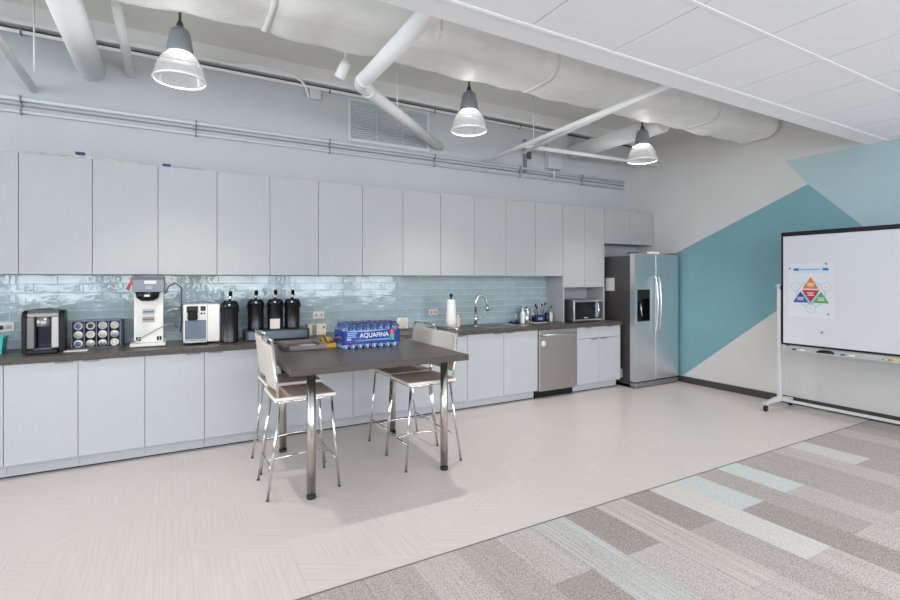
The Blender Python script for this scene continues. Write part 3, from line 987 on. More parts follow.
MB().box(0.002, 0.215, 0.12, 0.0036, 0.25, 0.24).build('energy_tag', flat((206, 206, 204)), f)
tag(bx('paper_notice', flat((196, 194, 192)), 5.4925, 4.955, 1.33, 5.4945, 5.12, 1.515), 'white paper notice stuck to the side of the refrigerator', 'paper')

# ------------------------------------------------------------------ microwave
m = thing('microwave', 'steel microwave oven with black door standing in the niche', 'microwave', (4.70, 4.93, CT))
MW, MH, MD = 0.535, 0.305, 0.42
MB().box(0, 0.03, 0.012, MW, MD, MH, 0.006).build('case', mat('microwave_case', (96, 98, 102), 0.3, 0.7), m)
MB().box(0, 0.004, 0.012, MW, 0.029, MH, 0.005).build('front_frame', STEEL, m)
MB().box(0.025, 0.0, 0.04, 0.395, 0.0035, MH - 0.03, 0.0015, 1).build('door_glass', BLACKG, m)
MB().box(0.445, 0.0, 0.04, MW - 0.012, 0.0035, MH - 0.03, 0.0015, 1).build('control_panel', BLACKG, m)
MB().tube([(0.42, 0.003, MH - 0.04), (0.42, -0.03, MH - 0.06), (0.42, -0.038, MH / 2), (0.42, -0.03, 0.07), (0.42, 0.003, 0.05)], 0.010, 10).build('door_handle', STEEL, m)
MB().box(0.185, -0.001, 0.055, 0.245, -0.0002, 0.067).build('logo_plate', flat((200, 200, 202)), m)
for k in range(3):
    for q in range(3):
        MB().box(0.452 + q * 0.023, -0.001, 0.06 + k * 0.03, 0.467 + q * 0.023, -0.0002, 0.078 + k * 0.03).build('button', DGREY, m)
for x, y in ((0.04, 0.06), (MW - 0.04, 0.06), (0.04, MD - 0.04), (MW - 0.04, MD - 0.04)):
    MB().lathe([(0, 0.0005), (0.014, 0.0005), (0.014, 0.012), (0, 0.012)], 10, (x, y, 0)).build('foot', BLACK, m)

# ------------------------------------------------------------------ wall outlets
def outlet(x, z, label, plug=False):
    g = thing('wall_outlet', label, 'outlet', (x, YB - 0.0135, z), group='outlets in the tiled splash')
    MB().box(-0.062, -0.007, -0.038, 0.062, 0, 0.038, 0.003).build('cover_plate', mat('outlet_plate', (214, 210, 204), 0.35), g)
    for sx in (-0.028, 0.028):
        s_ = MB().box(sx - 0.018, -0.009, -0.016, sx + 0.018, -0.0072, 0.016, 0.002).build('socket', mat('outlet_socket', (178, 172, 166), 0.4), g)
        for q in (-0.006, 0.006):
            MB().box(sx - 0.007, -0.0098, q - 0.0015, sx + 0.004, -0.0091, q + 0.0015).build('slot', BLACK, s_)
    if plug:
        MB().box(-0.05, -0.04, -0.02, -0.01, -0.0095, 0.012, 0.004).build('plug', BLACK, g)
outlet(-1.215, 1.10, 'white wall outlet left of the single-serve coffee maker', True)
outlet(1.40, 1.105, 'white wall outlet above the cream carton by the airpots')
outlet(2.815, 1.09, 'white wall outlet left of the paper towel roll')

# ------------------------------------------------------------------ things on the counter, left to right
g = thing('plastic_bin', 'teal plastic bin at the left edge of the counter', 'bin', (-1.222, 5.14, CT))
MB().loft([[(x * s, y * s, z) for x, y in ((-.07, -.07), (.07, -.07), (.07, .07), (-.07, .07))] for s, z in ((0.85, 0.0), (1.0, 0.12), (1.04, 0.12), (1.04, 0.135), (0.98, 0.135), (0.95, 0.12), (0.80, 0.006))], smooth=False).build('tub', flat((58, 176, 168)), g)

g = thing('coffee_maker', 'black and silver single-serve coffee maker with a dark blue tank', 'coffee maker', (-0.892, 5.07, CT), R(4))
def yz_slab(mb, x0, x1, poly):
    mb.prism([(x0, y, z) for y, z in poly], (1, 0, 0), x1 - x0)
def side(x0, x1, name, m_, grow=0.0):
    mb = MB()
    yz_slab(mb, x0, x1, [(-0.115, 0.0), (0.14, 0.0), (0.145, 0.30), (0.12, 0.335), (-0.06, 0.338), (-0.115, 0.315), (-0.128, 0.28)])
    bmesh.ops.bevel(mb.bm, geom=mb.bm.edges[:], offset=0.007, segments=2, affect='EDGES')
    return mb.build(name, m_, g)
side(-0.132, -0.098, 'side_shell', BLACK)
side(0.098, 0.132, 'side_shell', BLACK)
MB().box(-0.0975, 0.05, 0.0, 0.0975, 0.14, 0.333, 0.006).build('rear_body', BLACK, g)
MB().box(-0.094, -0.165, 0.0, 0.094, 0.048, 0.038, 0.01).build('drip_tray', BLACK, g)
MB().box(-0.055, -0.15, 0.0385, 0.055, 0.03, 0.042).build('tray_grate', mat('grate_grey', (120, 122, 126), 0.35, 0.7), g)
MB().box(-0.097, -0.135, 0.042, -0.052, -0.055, 0.290, 0.006).build('front_pillar', mat('pillar_dark', (112, 108, 108), 0.4, 0.3), g)
MB().box(0.052, -0.135, 0.042, 0.097, -0.055, 0.290, 0.006).build('front_pillar', mat('pillar_light', (176, 172, 174), 0.4, 0.2), g)
MB().box(-0.051, 0.01, 0.042, 0.051, 0.049, 0.215, 0.004).build('cup_bay_panel', NAVY, g)
MB().lathe([(0, 0.212), (0.044, 0.212), (0.05, 0.22), (0.05, 0.29), (0, 0.29)], 26, (0, -0.10, 0)).build('brew_head', mat('brew_head_satin', (150, 148, 150), 0.3, 0.8), g)
lm = MB()
yz_slab(lm, -0.096, 0.096, [(-0.14, 0.2915), (0.048, 0.2915), (0.048, 0.345), (-0.06, 0.345), (-0.135, 0.315)])
bmesh.ops.bevel(lm.bm, geom=lm.bm.edges[:], offset=0.006, segments=2, affect='EDGES')
lid = lm.build('lid', mat('lid_satin', (140, 140, 144), 0.35, 0.6), g)
MB().box(-0.06, -0.055, 0.3455, 0.06, 0.04, 0.350, 0.002).build('button_panel', BLACKG, g)
for k in range(3):
    MB().lathe([(0, 0), (0.012, 0), (0.012, 0.002), (0, 0.002)], 12, (-0.03 + 0.03 * k, -0.02, 0.3502)).build('button', CHARC, lid)
tag(bx('paper_towel_sheet', flat((214, 212, 208)), -0.755, 4.94, CT + 0.0005, -0.60, 5.03, CT + 0.008, bev=0.003), 'folded white paper napkin lying right of the single-serve coffee maker', 'napkin')

# pod rack with twelve pods
g = thing('pod_rack', 'dark blue coffee pod rack with four open columns', 'rack', (-0.56, 5.21, CT))
RW, RH, RD = 0.172, 0.232, 0.09
MB().box(-RW, RD - 0.008, 0, RW, RD, RH).build('back_panel', mat('rack_navy', (64, 76, 100), 0.3), g)
for k in range(5):
    x = -RW + (2 * RW - 0.006) * k / 4
    MB().box(x, -RD, 0.0, x + 0.006, RD - 0.0085, RH - 0.007).build('divider', mat('rack_smoke', (112, 126, 142), 0.2), g)
MB().box(-RW, -RD, RH - 0.0065, RW, RD - 0.0085, RH).build('top_panel', mat('rack_navy', (64, 76, 100), 0.3), g)
MB().box(-RW, -RD, -0.0, RW, -RD + 0.004, 0.012).build('front_lip', mat('rack_navy', (64, 76, 100), 0.3), g)
MB().box(RW + 0.0005, -RD, 0.0, RW + 0.014, RD, RH).build('side_panel', flat((30, 38, 66)), g)
podb = MB().lathe([(0, 0.045), (0.022, 0.045), (0.029, 0.0), (0.033, -0.002), (0.033, 0.0), (0.0, 0.0)], 16).mesh('coffee_pod_cup')
podb.materials.append(mat('pod_cup', (206, 206, 204), 0.4))
lidc = [flat((96, 110, 160)), flat((70, 66, 62)), flat((190, 186, 176)), flat((206, 200, 186)), flat((120, 126, 190)), flat((224, 222, 218))]
colw = ['first', 'second', 'third', 'fourth']
roww = ['bottom', 'middle', 'top']
rq = random.Random(9)
for c_ in range(4):
    for r_ in range(3):
        x = -0.56 - RW + 0.003 + (2 * RW - 0.006) * (c_ + 0.5) / 4
        z = CT + 0.042 + r_ * 0.074
        p = thing('coffee_pod', 'coffee pod in the %s column of the rack, %s tier' % (colw[c_], roww[r_]), 'coffee pod', (x, 5.145, z), group='coffee pods in the rack')
        tl = R(90 + (0 if r_ == 2 else rq.uniform(-28, 28)))
        a = put('cup', podb, None, p)
        a.rotation_euler = (-tl, 0, 0)
        l = MB().lathe([(0, -0.006), (0.032, -0.006), (0.032, -0.0025), (0, -0.0025)], 16).build('lid', flat((226, 225, 222)), p)
        l.rotation_euler = (-tl, 0, 0)
        MB().lathe([(0, -0.0075), (0.020, -0.0075), (0.020, -0.0062), (0, -0.0062)], 14).build('lid_print', lidc[0 if (c_ == 0 and r_ != 1) else (1 if (c_ == 1 and r_ == 2) else 2 + (c_ + r_) % 2)], l)

# tall brewer
g = thing('tall_brewer', 'tall white satellite coffee brewer with black basket and grey head', 'brewer', (-0.178, 5.12, CT))
MB().box(-0.135, -0.15, 0.006, 0.13, 0.24, 0.035, 0.006).build('base', WHITEM, g)
for x in (-0.11, 0.105):
    MB().box(x - 0.015, -0.12, 0, x + 0.015, -0.09, 0.0058).build('foot', BLACK, g)
MB().box(-0.108, -0.09, 0.0355, 0.112, 0.23, 0.475, 0.006).build('column', WHITEM, g)
hd_ = MB().box(-0.118, -0.15, 0.4755, 0.118, 0.23, 0.612, 0.003).build('head', mat('brewer_head', (104, 108, 116), 0.35, 0.5), g)
MB().box(-0.118, -0.152, 0.58, 0.118, -0.1505, 0.61).build('head_trim', CHARC, hd_)
MB().box(-0.03, -0.153, 0.545, 0.06, -0.1505, 0.575).build('label_plate', flat((196, 200, 208)), hd_)
MB().box(-0.02, -0.153, 0.50, 0.03, -0.1505, 0.53).build('label_plate', flat((150, 156, 168)), hd_)
MB().lathe([(0, 0.40), (0.05, 0.40), (0.082, 0.425), (0.092, 0.474), (0, 0.474)], 26, (-0.005, -0.125, 0)).build('brew_basket', BLACK, g)
bh = MB().box(-0.04, -0.265, 0.435, 0.03, -0.205, 0.46, 0.006).build('basket_handle', BLACK, g)
MB().box(-0.025, -0.2665, 0.440, 0.015, -0.2652, 0.456).build('handle_badge', flat((206, 206, 206)), bh)
for z, c1 in ((0.275, (176, 178, 180)), (0.21, (168, 158, 148))):
    st = MB().box(-0.045, -0.0925, z, 0.045, -0.0905, z + 0.052).build('sticker', flat(c1), g)
    MB().box(-0.04, -0.0935, z + 0.02, 0.04, -0.0927, z + 0.034).build('sticker_print', flat((96, 100, 108)), st)
for x in (-0.075, 0.08):
    vt = MB().box(x - 0.018, -0.0925, 0.05, x + 0.018, -0.0905, 0.085).build('vent', BLACK, g)
    MB().box(x - 0.002, -0.0935, 0.05, x + 0.002, -0.0927, 0.085).build('vent_bar', WHITEM, vt)
t = thing('red_tag', 'small red tag hanging at the upper left of the tall brewer', 'tag', (-0.315, 4.98, CT + 0.53))
MB().prism([(0, 0, 0), (0.055, -0.006, 0.035), (0.05, -0.006, 0.085), (0.01, 0, 0.07)], (0, 1, 0), 0.004).build('ribbon', flat((186, 46, 48)), t)
MB().prism([(-0.03, 0.004, -0.03), (0.0, 0.004, -0.035), (0.022, 0.004, 0.028), (0.0, 0.004, 0.03)], (0, 1, 0), 0.004).build('ribbon', flat((160, 40, 46)), t)
MB().tube([(0.015, 0.0, 0.06), (0.0, 0.0, 0.095)], 0.003, 6).build('string', flat((214, 206, 200)), t)
pipe('power_cord', 'thin grey cord slung across the front of the tall brewer', [(-0.30, 4.96, 0.955), (-0.24, 4.955, 0.99), (-0.12, 4.955, 1.06), (-0.03, 4.965, 1.105), (0.02, 5.05, 1.10), (0.04, 5.2, 1.05)], 0.005, flat((150, 148, 146)), 'cord', 8)
pipe('power_cord', 'grey cord looping from the tall brewer towards the silver dispenser', [(-0.055, 5.28, 1.36), (-0.03, 5.3, 1.43), (0.03, 5.33, 1.46), (0.075, 5.34, 1.42), (0.08, 5.35, 1.36), (0.075, 5.36, 1.22), (0.08, 5.37, 1.1), (0.07, 5.37, 0.99)], 0.0055, flat((96, 104, 112)), 'cord', 8)

# boxy silver hot-water dispenser
g = thing('water_dispenser', 'boxy silver hot drink dispenser with black tap and grey splash panel', 'dispenser', (0.235, 4.98, CT))
MB().box(-0.148, 0, 0.016, 0.148, 0.32, 0.36, 0.006).build('case', mat('dispenser_silver', (206, 203, 200), 0.32, 0.25), g)
for x in (-0.12, 0.12):
    MB().box(x - 0.02, 0.03, 0, x + 0.02, 0.07, 0.0155).build('foot', BLACK, g)
MB().box(-0.135, -0.0035, 0.045, 0.035, -0.0005, 0.218, 0.001, 1).build('splash_panel', GREYB, g)
MB().box(-0.14, -0.055, 0.018, 0.04, -0.0005, 0.042, 0.004).build('drip_tray', CHROMET, g)
tp = MB().box(-0.122, -0.025, 0.30, -0.03, -0.0005, 0.345, 0.006).build('tap_housing', BLACK, g)
MB().loft([[(-0.076 + sx * w_, -0.045 + sy * 0.04, z) for sx, sy in ((-1, -1), (1, -1), (1, 1), (-1, 1))] for w_, z in ((0.032, 0.222), (0.042, 0.24), (0.038, 0.285), (0.048, 0.299))], smooth=False).build('tap_funnel', BLACKG, tp)
dp = MB().box(-0.01, -0.003, 0.30, 0.03, -0.0005, 0.342).build('display', BLACKG, g)
MB().box(0.002, -0.004, 0.312, 0.018, -0.0032, 0.33).build('symbol', CHARC, dp)
for x in (-0.002, 0.02):
    MB().box(x - 0.007, -0.003, 0.268, x + 0.007, -0.0005, 0.284).build('button', BLACK, g)
MB().box(0.044, -0.0015, 0.02, 0.047, -0.0003, 0.355).build('panel_seam', CHARC, g)

# airpots
def airpot(x, y, z, rz, label, h=0.38, paper=False, lean=0.0):
    g = thing('airpot', label, 'airpot', (x, y, z), rz, group='black airpots')
    r = 0.073
    MB().lathe([(0, 0.001), (r + 0.002, 0.001), (r + 0.003, 0.012), (r, 0.02), (r, h * 0.80), (r + 0.002, h * 0.81), (0, h * 0.81)], 30).build('body', mat('airpot_black', (17, 16, 20), 0.3), g)
    MB().lathe([(0, h * 0.812), (r + 0.004, h * 0.812), (r + 0.004, h * 0.87), (r - 0.004, h * 0.95), (r - 0.02, h), (0, h)], 30).build('collar_lid', BLACK, g)
    MB().box(-0.018, -r - 0.022, h * 0.86, 0.018, -r + 0.02, h * 0.96, 0.004).build('spout_shield', BLACKG, g)
    MB().lathe([(0, 0), (0.010, 0), (0.010, 0.003), (0, 0.003)], 12).build('spout_badge', flat((206, 206, 208)), g, (0, -r - 0.0225, h * 0.91)).rotation_euler = (PI / 2, 0, 0)
    MB().tube([(0, 0, h), (0.004, -0.004, h + 0.045)], 0.013, 12).build('pump_stem', CHROMET, g)
    MB().box(-0.016, -0.045, 0, 0.016, 0.02, 0.02, 0.005, M=Matrix.Translation((0.006, -0.006, h + 0.045)) @ Matrix.Rotation(R(-50 + lean), 4, 'X')).build('pump_lever', BLACKG, g)
    for s_ in (-1, 1):
        MB().box(s_ * (r + 0.004) - 0.006, -0.012, h * 0.72, s_ * (r + 0.004) + 0.006, 0.012, h * 0.82, 0.003).build('handle_lug', BLACK, g)
    if paper:
        MB().box(-0.045, -r - 0.006, 0.005, 0.045, -r - 0.004, 0.10).build('paper_note', flat((206, 198, 196)), g)
airpot(0.468, 4.985, CT, R(-8), 'tall black airpot standing alone on the counter beside the dispenser', 0.385)
g = thing('airpot_stand', 'long low dark grey stand carrying three airpots', 'stand', (0.885, 5.06, CT))
MB().box(-0.285, -0.12, 0.004, 0.305, 0.15, 0.10, 0.008).build('stand_body', mat('stand_dark', (44, 46, 52), 0.4), g)
MB().box(-0.26, -0.1235, 0.012, 0.28, -0.1205, 0.088, 0.001, 1).build('front_panel', mat('stand_front', (96, 106, 120), 0.35, 0.4), g)
for x in (-0.26, 0.28):
    for y in (-0.09, 0.12):
        MB().box(x - 0.015, y - 0.015, 0, x + 0.015, y + 0.015, 0.0038).build('foot', BLACK, g)
airpot(0.705, 5.075, CT + 0.101, R(-6), 'black airpot at the left end of the low stand', 0.29)
airpot(0.885, 5.075, CT + 0.101, R(-10), 'black airpot in the middle of the stand with a white paper note', 0.29, paper=True)
airpot(1.05, 5.075, CT + 0.101, R(-14), 'black airpot at the right end of the low stand', 0.29)

# cream carton
g = thing('carton', 'cream carton with a grey stripe beside the airpot stand', 'box', (1.32, 5.22, CT))
MB().box(-0.095, -0.06, 0.0005, 0.095, 0.06, 0.115, 0.003).build('carton_box', mat('cream_card', (206, 200, 180), 0.7, rgb2=(214, 208, 190)), g)
MB().box(-0.05, -0.0615, 0.002, -0.005, -0.0603, 0.113).build('stripe', flat((124, 130, 128)), g)
MB().box(0.06, -0.0615, 0.07, 0.08, -0.0603, 0.095).build('print_mark', flat((90, 96, 100)), g)

# napkin stand with round plate
g = thing('napkin_stand', 'small white square stand with a round face against the tiles', 'napkin holder', (2.345, 5.26, CT))
MB().box(-0.07, 0.01, 0.0005, 0.07, 0.05, 0.135, 0.01).build('back_plate', WHITEM, g)
o = MB().lathe([(0, 0), (0.05, 0), (0.055, 0.006), (0.05, 0.008), (0, 0.005)], 26).build('round_face', mat('plate_cream', (196, 186, 174), 0.5), g)
o.location = (-0.005, 0.009, 0.07)
o.rotation_euler = (PI / 2, 0, 0)
MB().box(-0.065, -0.05, 0.0005, 0.065, 0.009, 0.012, 0.003).build('base', CHARC, g)

# paper towel roll on a stand
g = thing('paper_towel_holder', 'upright white paper towel roll on a black and chrome stand', 'paper towels', (2.885, 5.08, CT))
MB().lathe([(0, 0.0005), (0.075, 0.0005), (0.075, 0.01), (0.06, 0.014), (0, 0.014)], 28).build('base', CHROMET, g)
MB().lathe([(0, 0.0145), (0.066, 0.0145), (0.064, 0.10), (0.050, 0.30), (0.044, 0.345), (0.022, 0.347), (0.0, 0.347)], 30).build('paper_roll', mat('paper_white', (226, 224, 222), 0.9, rgb2=(220, 218, 216), nscale=40, bump=0.2), g)
MB().lathe([(0, 0.348), (0.009, 0.348), (0.009, 0.375), (0.02, 0.38), (0.022, 0.40), (0.012, 0.412), (0, 0.414)], 16).build('finial', BLACKG, g)
def bottle(name, label, cat, x, y, h, r, m_, cap, pump=False, neck=0.45):
    g = thing(name, label, cat, (x, y, CT))
    MB().lathe([(0, 0.0006), (r * 0.95, 0.0006), (r, 0.006), (r, h * 0.72), (r * neck, h * 0.84), (r * neck, h * 0.88), (0, h * 0.88)], 20).build('body', m_, g)
    MB().lathe([(0, h * 0.882), (r * neck * 1.2, h * 0.882), (r * neck * 1.15, h), (0, h)], 16).build('cap', cap, g)
    if pump:
        MB().tube([(0, 0, h), (0, 0, h + 0.03), (0.03, -0.01, h + 0.03)], 0.004, 8).build('pump', cap, g)
    return g
bottle('soap_bottle', 'small pale yellow soap bottle right of the paper towel roll', 'bottle', 3.035, 5.18, 0.15, 0.028, mat('soap_yellow', (206, 196, 160), 0.3), WHITE)
# sponge caddy by the sink
g = thing('sponge_caddy', 'small dark blue sponge and brush caddy at the right of the sink', 'caddy', (3.935, 5.24, CT))
MB().box(-0.06, -0.035, 0.0006, 0.06, 0.035, 0.03, 0.006).build('tray', NAVY, g)
MB().box(-0.045, -0.02, 0.0305, 0.005, 0.02, 0.055, 0.006).build('sponge', flat((88, 126, 150)), g)
MB().tube([(0.035, 0, 0.03), (0.03, 0.01, 0.12)], 0.006, 8).build('brush_handle', mat('brush_clear', (170, 196, 210), 0.2), g)
MB().lathe([(0, 0.031), (0.022, 0.031), (0.022, 0.05), (0, 0.055)], 12, (0.035, 0, 0)).build('brush_head', NAVY, g)
bottle('dish_soap_bottle', 'white pump soap bottle in front of the steel canister', 'bottle', 4.045, 5.20, 0.20, 0.03, WHITE, WHITE, True)
g = thing('steel_canister', 'brushed steel canister behind the white soap bottle', 'canister', (4.165, 5.28, CT))
MB().lathe([(0, 0.0006), (0.05, 0.0006), (0.052, 0.004), (0.052, 0.17), (0, 0.17)], 24).build('body', STEEL, g)
MB().lathe([(0, 0.1705), (0.053, 0.1705), (0.053, 0.19), (0.02, 0.2), (0.012, 0.215), (0, 0.217)], 24).build('lid', CHROMET, g)
g = thing('drying_mat', 'white cloth folded on the counter under the utensil caddy', 'cloth', (4.30, 5.22, CT))
MB().box(-0.13, -0.10, 0.0006, 0.11, 0.09, 0.007, 0.003).build('cloth', flat((204, 206, 208)), g)
g = thing('utensil_caddy', 'dark navy caddy full of upright black and steel utensils', 'utensil caddy', (4.315, 5.21, CT + 0.0075))
cd = MB()
cd.box(-0.07, -0.05, 0, 0.07, 0.05, 0.006)
cd.box(-0.07, -0.05, 0.006, 0.07, -0.045, 0.095).box(-0.07, 0.045, 0.006, 0.07, 0.05, 0.095)
cd.box(-0.07, -0.045, 0.006, -0.065, 0.045, 0.095).box(0.065, -0.045, 0.006, 0.07, 0.045, 0.095)
cd.build('bin', NAVY, g)
MB().box(-0.04, -0.0515, 0.03, 0.04, -0.0503, 0.065).build('label_panel', flat((112, 140, 176)), g)
ru = random.Random(2)
for k, (x, tx, h, m_) in enumerate([(-0.05, -0.06, 0.18, STEEL), (-0.03, 0.0, 0.23, BLACK), (-0.01, -0.03, 0.20, BLACK), (0.01, 0.02, 0.22, CHROMET), (0.03, 0.05, 0.23, BLACK), (0.05, 0.09, 0.25, BLACK), (0.058, 0.20, 0.20, DGREY)]):
    u = thing('utensil', ['steel fork', 'black spatula', 'black brush', 'thin steel whisk', 'black ladle', 'long black spoon', 'dark grey tongs'][k] + ' standing in the navy utensil caddy', 'utensil', (4.315 + x, 5.21 + ru.uniform(-.02, .02), CT + 0.015), group='utensils in the navy caddy')
    MB().tube([(0, 0, 0), (tx * 0.7, 0, h * 0.75)], 0.004, 8).build('handle', m_, u)
    MB().box(-0.012, -0.003, -0.02, 0.012, 0.003, 0.025, 0.002, M=Matrix.Translation((tx * 0.85, 0, h * 0.92)) @ Matrix.Rotation(math.atan2(tx, h), 4, 'Y')).build('head', m_, u)
g = thing('travel_mug', 'dark blue travel mug right of the utensil caddy', 'mug', (4.46, 5.20, CT))
MB().lathe([(0, 0.0006), (0.03, 0.0006), (0.034, 0.11), (0, 0.11)], 22).build('body', mat('mug_navy', (34, 44, 64), 0.3), g)
MB().lathe([(0, 0.1105), (0.036, 0.1105), (0.034, 0.125), (0, 0.13)], 22).build('lid', BLACK, g)
bottle('spray_bottle', 'small white bottle beside the niche panel', 'bottle', 4.555, 5.24, 0.15, 0.03, mat('bottle_white', (206, 204, 200), 0.35), mat('cap_amber', (176, 160, 140), 0.4))

# ------------------------------------------------------------------ table
TX0, TX1, TY0, TY1, TZ = 0.665, 2.005, 3.25, 4.62, 0.915
t = thing('counter_table', 'counter-height table with dark slate top and four round steel legs', 'table', (0, 0, 0))
MB().box(TX0, TY0, TZ - 0.045, TX1, TY1, TZ, 0.002, 1).build('table_top', STONE, t)
for x, y in ((0.83, 3.40), (1.868, 3.40), (0.84, 4.44), (1.868, 4.44)):
    lg = MB().tube([(x, y, 0.03), (x, y, TZ - 0.052)], 0.030, 28).build('leg', mat('table_leg_steel', (196, 192, 188), 0.24, 1.0), t)
    MB().lathe([(0, 0), (0.031, 0), (0.032, 0.004), (0.031, 0.0295), (0, 0.0295)], 24, (x, y, 0)).build('foot_cap', BLACK, lg)
    MB().lathe([(0, TZ - 0.0515), (0.045, TZ - 0.0515), (0.045, TZ - 0.0455), (0, TZ - 0.0455)], 24, (x, y, 0)).build('mount_plate', CHARC, lg)

# black tray
g = thing('serving_tray', 'flat black tray with a raised rim at the left of the table', 'tray', (0.958, 4.27, TZ), R(-2))
TW = 0.165
MB().box(-TW, -0.21, 0.0006, TW, 0.21, 0.012, 0.002, 1).build('tray_floor', mat('tray_dark', (54, 51, 51), 0.35), g)
tr = MB()
tr.box(-TW, -0.21, 0.0125, TW, -0.19, 0.042).box(-TW, 0.19, 0.0125, TW, 0.21, 0.042)
tr.box(-TW, -0.19, 0.0125, -TW + 0.02, 0.19, 0.042).box(TW - 0.02, -0.19, 0.0125, TW, 0.19, 0.042)
tr.build('rim', mat('tray_rim', (104, 99, 97), 0.32), g)
MB().box(-TW - 0.001, -0.2125, 0.004, -TW + 0.035, -0.2105, 0.042).build('corner_cap', BLACK, g)
MB().box(0.0, -0.15, 0.0125, 0.13, 0.10, 0.016).build('paper_sheet', flat((166, 164, 164)), g)

# snack box
g = thing('snack_box', 'small open yellow box with black wrapped bars beside the water pack', 'box', (1.186, 4.24, TZ), 0)
sb = MB()
sb.box(-0.04, -0.08, 0.0006, 0.04, 0.08, 0.004).box(-0.04, -0.08, 0.004, 0.04, -0.077, 0.035).box(-0.04, 0.077, 0.004, 0.04, 0.08, 0.07)
sb.box(-0.04, -0.077, 0.004, -0.037, 0.077, 0.045).box(0.037, -0.077, 0.004, 0.04, 0.077, 0.045)
sb.build('carton_tray', mat('snack_yellow', (206, 164, 62), 0.5), g)
for k in range(5):
    MB().box(-0.012, -0.06, 0, 0.012, 0.06, 0.012, 0.003, M=Matrix.Translation((-0.022 + 0.011 * k, 0.0, 0.05 + 0.004 * (k % 2))) @ Matrix.Rotation(R(22 - 6 * k), 4, 'X') @ Matrix.Rotation(R(20), 4, 'Y')).build('wrapped_bar', BLACK if k % 2 == 0 else flat((190, 150, 60)), g)

# shrink-wrapped pack of water bottles
g = thing('water_bottle_pack', 'blue shrink-wrapped pack of water bottles on the table', 'bottle pack', (1.488, 4.105, TZ))
bp_ = 0.0625
br = bp_ / 2 - 0.0006
btm = MB().lathe([(0, 0.0006), (br * 0.8, 0.0006), (br, 0.010), (br, 0.06), (br * 0.94, 0.075), (br, 0.09), (br, 0.150), (br * 0.72, 0.178), (br * 0.42, 0.196), (br * 0.42, 0.199), (0, 0.199)], 14).mesh('bottle')
btm.materials.append(mat('bottle_clear_blue', (176, 200, 224), 0.08, rgb2=(40, 76, 150), contrast=(0.46, 0.54), nscale=32, coat=0.4))
cpm = MB().lathe([(0, 0.1995), (br * 0.5, 0.1995), (br * 0.5, 0.214), (0, 0.214)], 12).mesh('cap')
cpm.materials.append(mat('cap_blue', (30, 52, 116), 0.3))
for ix in range(8):
    for iy in range(4):
        b = put('bottle', btm, None, g, ((ix - 3.5) * bp_, (iy - 1.5) * bp_, 0))
        put('cap', cpm, None, b)
W2, D2 = 4 * bp_ + 0.002, 2 * bp_ + 0.002
def ring(w, d, z, amp=0.0, seed=0):
    pts = []
    n = 32
    for sgn, cnt, ax in ((1, 16, 'x-'), (1, 10, 'y'), (1, 16, 'x+'), (1, 10, 'y-')):
        for k in range(cnt):
            u = k / cnt
            bmp = amp * abs(math.sin(PI * u * (8 if cnt == 16 else 5)))
            if ax == 'x-':
                pts.append((-w + 2 * w * u, -d - bmp, z))
            elif ax == 'y':
                pts.append((w + bmp, -d + 2 * d * u, z))
            elif ax == 'x+':
                pts.append((w - 2 * w * u, d + bmp, z))
            else:
                pts.append((-w - bmp, d - 2 * d * u, z))
    return pts
wrap = MB().loft([ring(W2, D2, 0.036, 0.004), ring(W2 + 0.001, D2 + 0.001, 0.06, 0.003), ring(W2 + 0.001, D2 + 0.001, 0.15, 0.002)], caps=False)
wf = wrap.build('printed_film', mat('film_blue', (20, 46, 124), 0.12, rgb2=(26, 60, 146), nscale=14, coat=0.4), g)
rf = random.Random(8)
rr_ = []
for w_, d_, z in ((W2 + 0.001, D2 + 0.001, 0.1505), (W2 - 0.004, D2 - 0.004, 0.176), (W2 - 0.022, D2 - 0.02, 0.207), (W2 - 0.06, D2 - 0.05, 0.217), (0.09, 0.05, 0.22)):
    rr_.append([(x + rf.uniform(-.004, .004), y + rf.uniform(-.004, .004), zz + rf.uniform(-.004, .004)) for x, y, zz in ring(w_, d_, z, 0.006)])
MB().loft(rr_, caps=True, smooth=False).build('clear_film_top', CLEARP, g)
# print on the film, front face
fy = -D2 - 0.0062
prt = wf
MB().prism([(-0.15, fy, 0.064), (0.175, fy, 0.064), (0.175, fy, 0.076), (-0.15, fy, 0.07)], (0, 1, 0), 0.0008).build('print_wave', flat((120, 160, 220)), prt)
MB().prism([(-0.22, fy, 0.145), (-0.05, fy, 0.138), (0.13, fy, 0.148), (0.13, fy, 0.1525), (-0.22, fy, 0.1525)], (0, 1, 0), 0.0008).build('print_wave', flat((130, 170, 222)), prt)
MB().prism([(0.158, fy, 0.108), (0.196, fy, 0.108), (0.19, fy, 0.148), (0.165, fy, 0.15)], (0, 1, 0), 0.0008).build('print_red', flat((220, 90, 80)), prt)
MB().prism([(0.158, fy, 0.058), (0.196, fy, 0.058), (0.196, fy, 0.1075), (0.158, fy, 0.1075)], (0, 1, 0), 0.0008).build('print_green', flat((70, 176, 140)), prt)
for k, (x0, z, w_) in enumerate([(-0.225, 0.128, 0.09), (-0.22, 0.112, 0.07), (-0.225, 0.096, 0.08), (-0.225, 0.072, 0.035)]):
    MB().box(x0, fy, z, x0 + w_, fy + 0.0008, z + (0.008 if k < 3 else 0.018)).build('print_bar', flat((150, 182, 226)), prt)
text_obj('lettering', 'AQUAFINA', 0.056, flat((236, 240, 246)), prt, (0.015, fy - 0.0003, 0.108), FACE, sx=0.92)

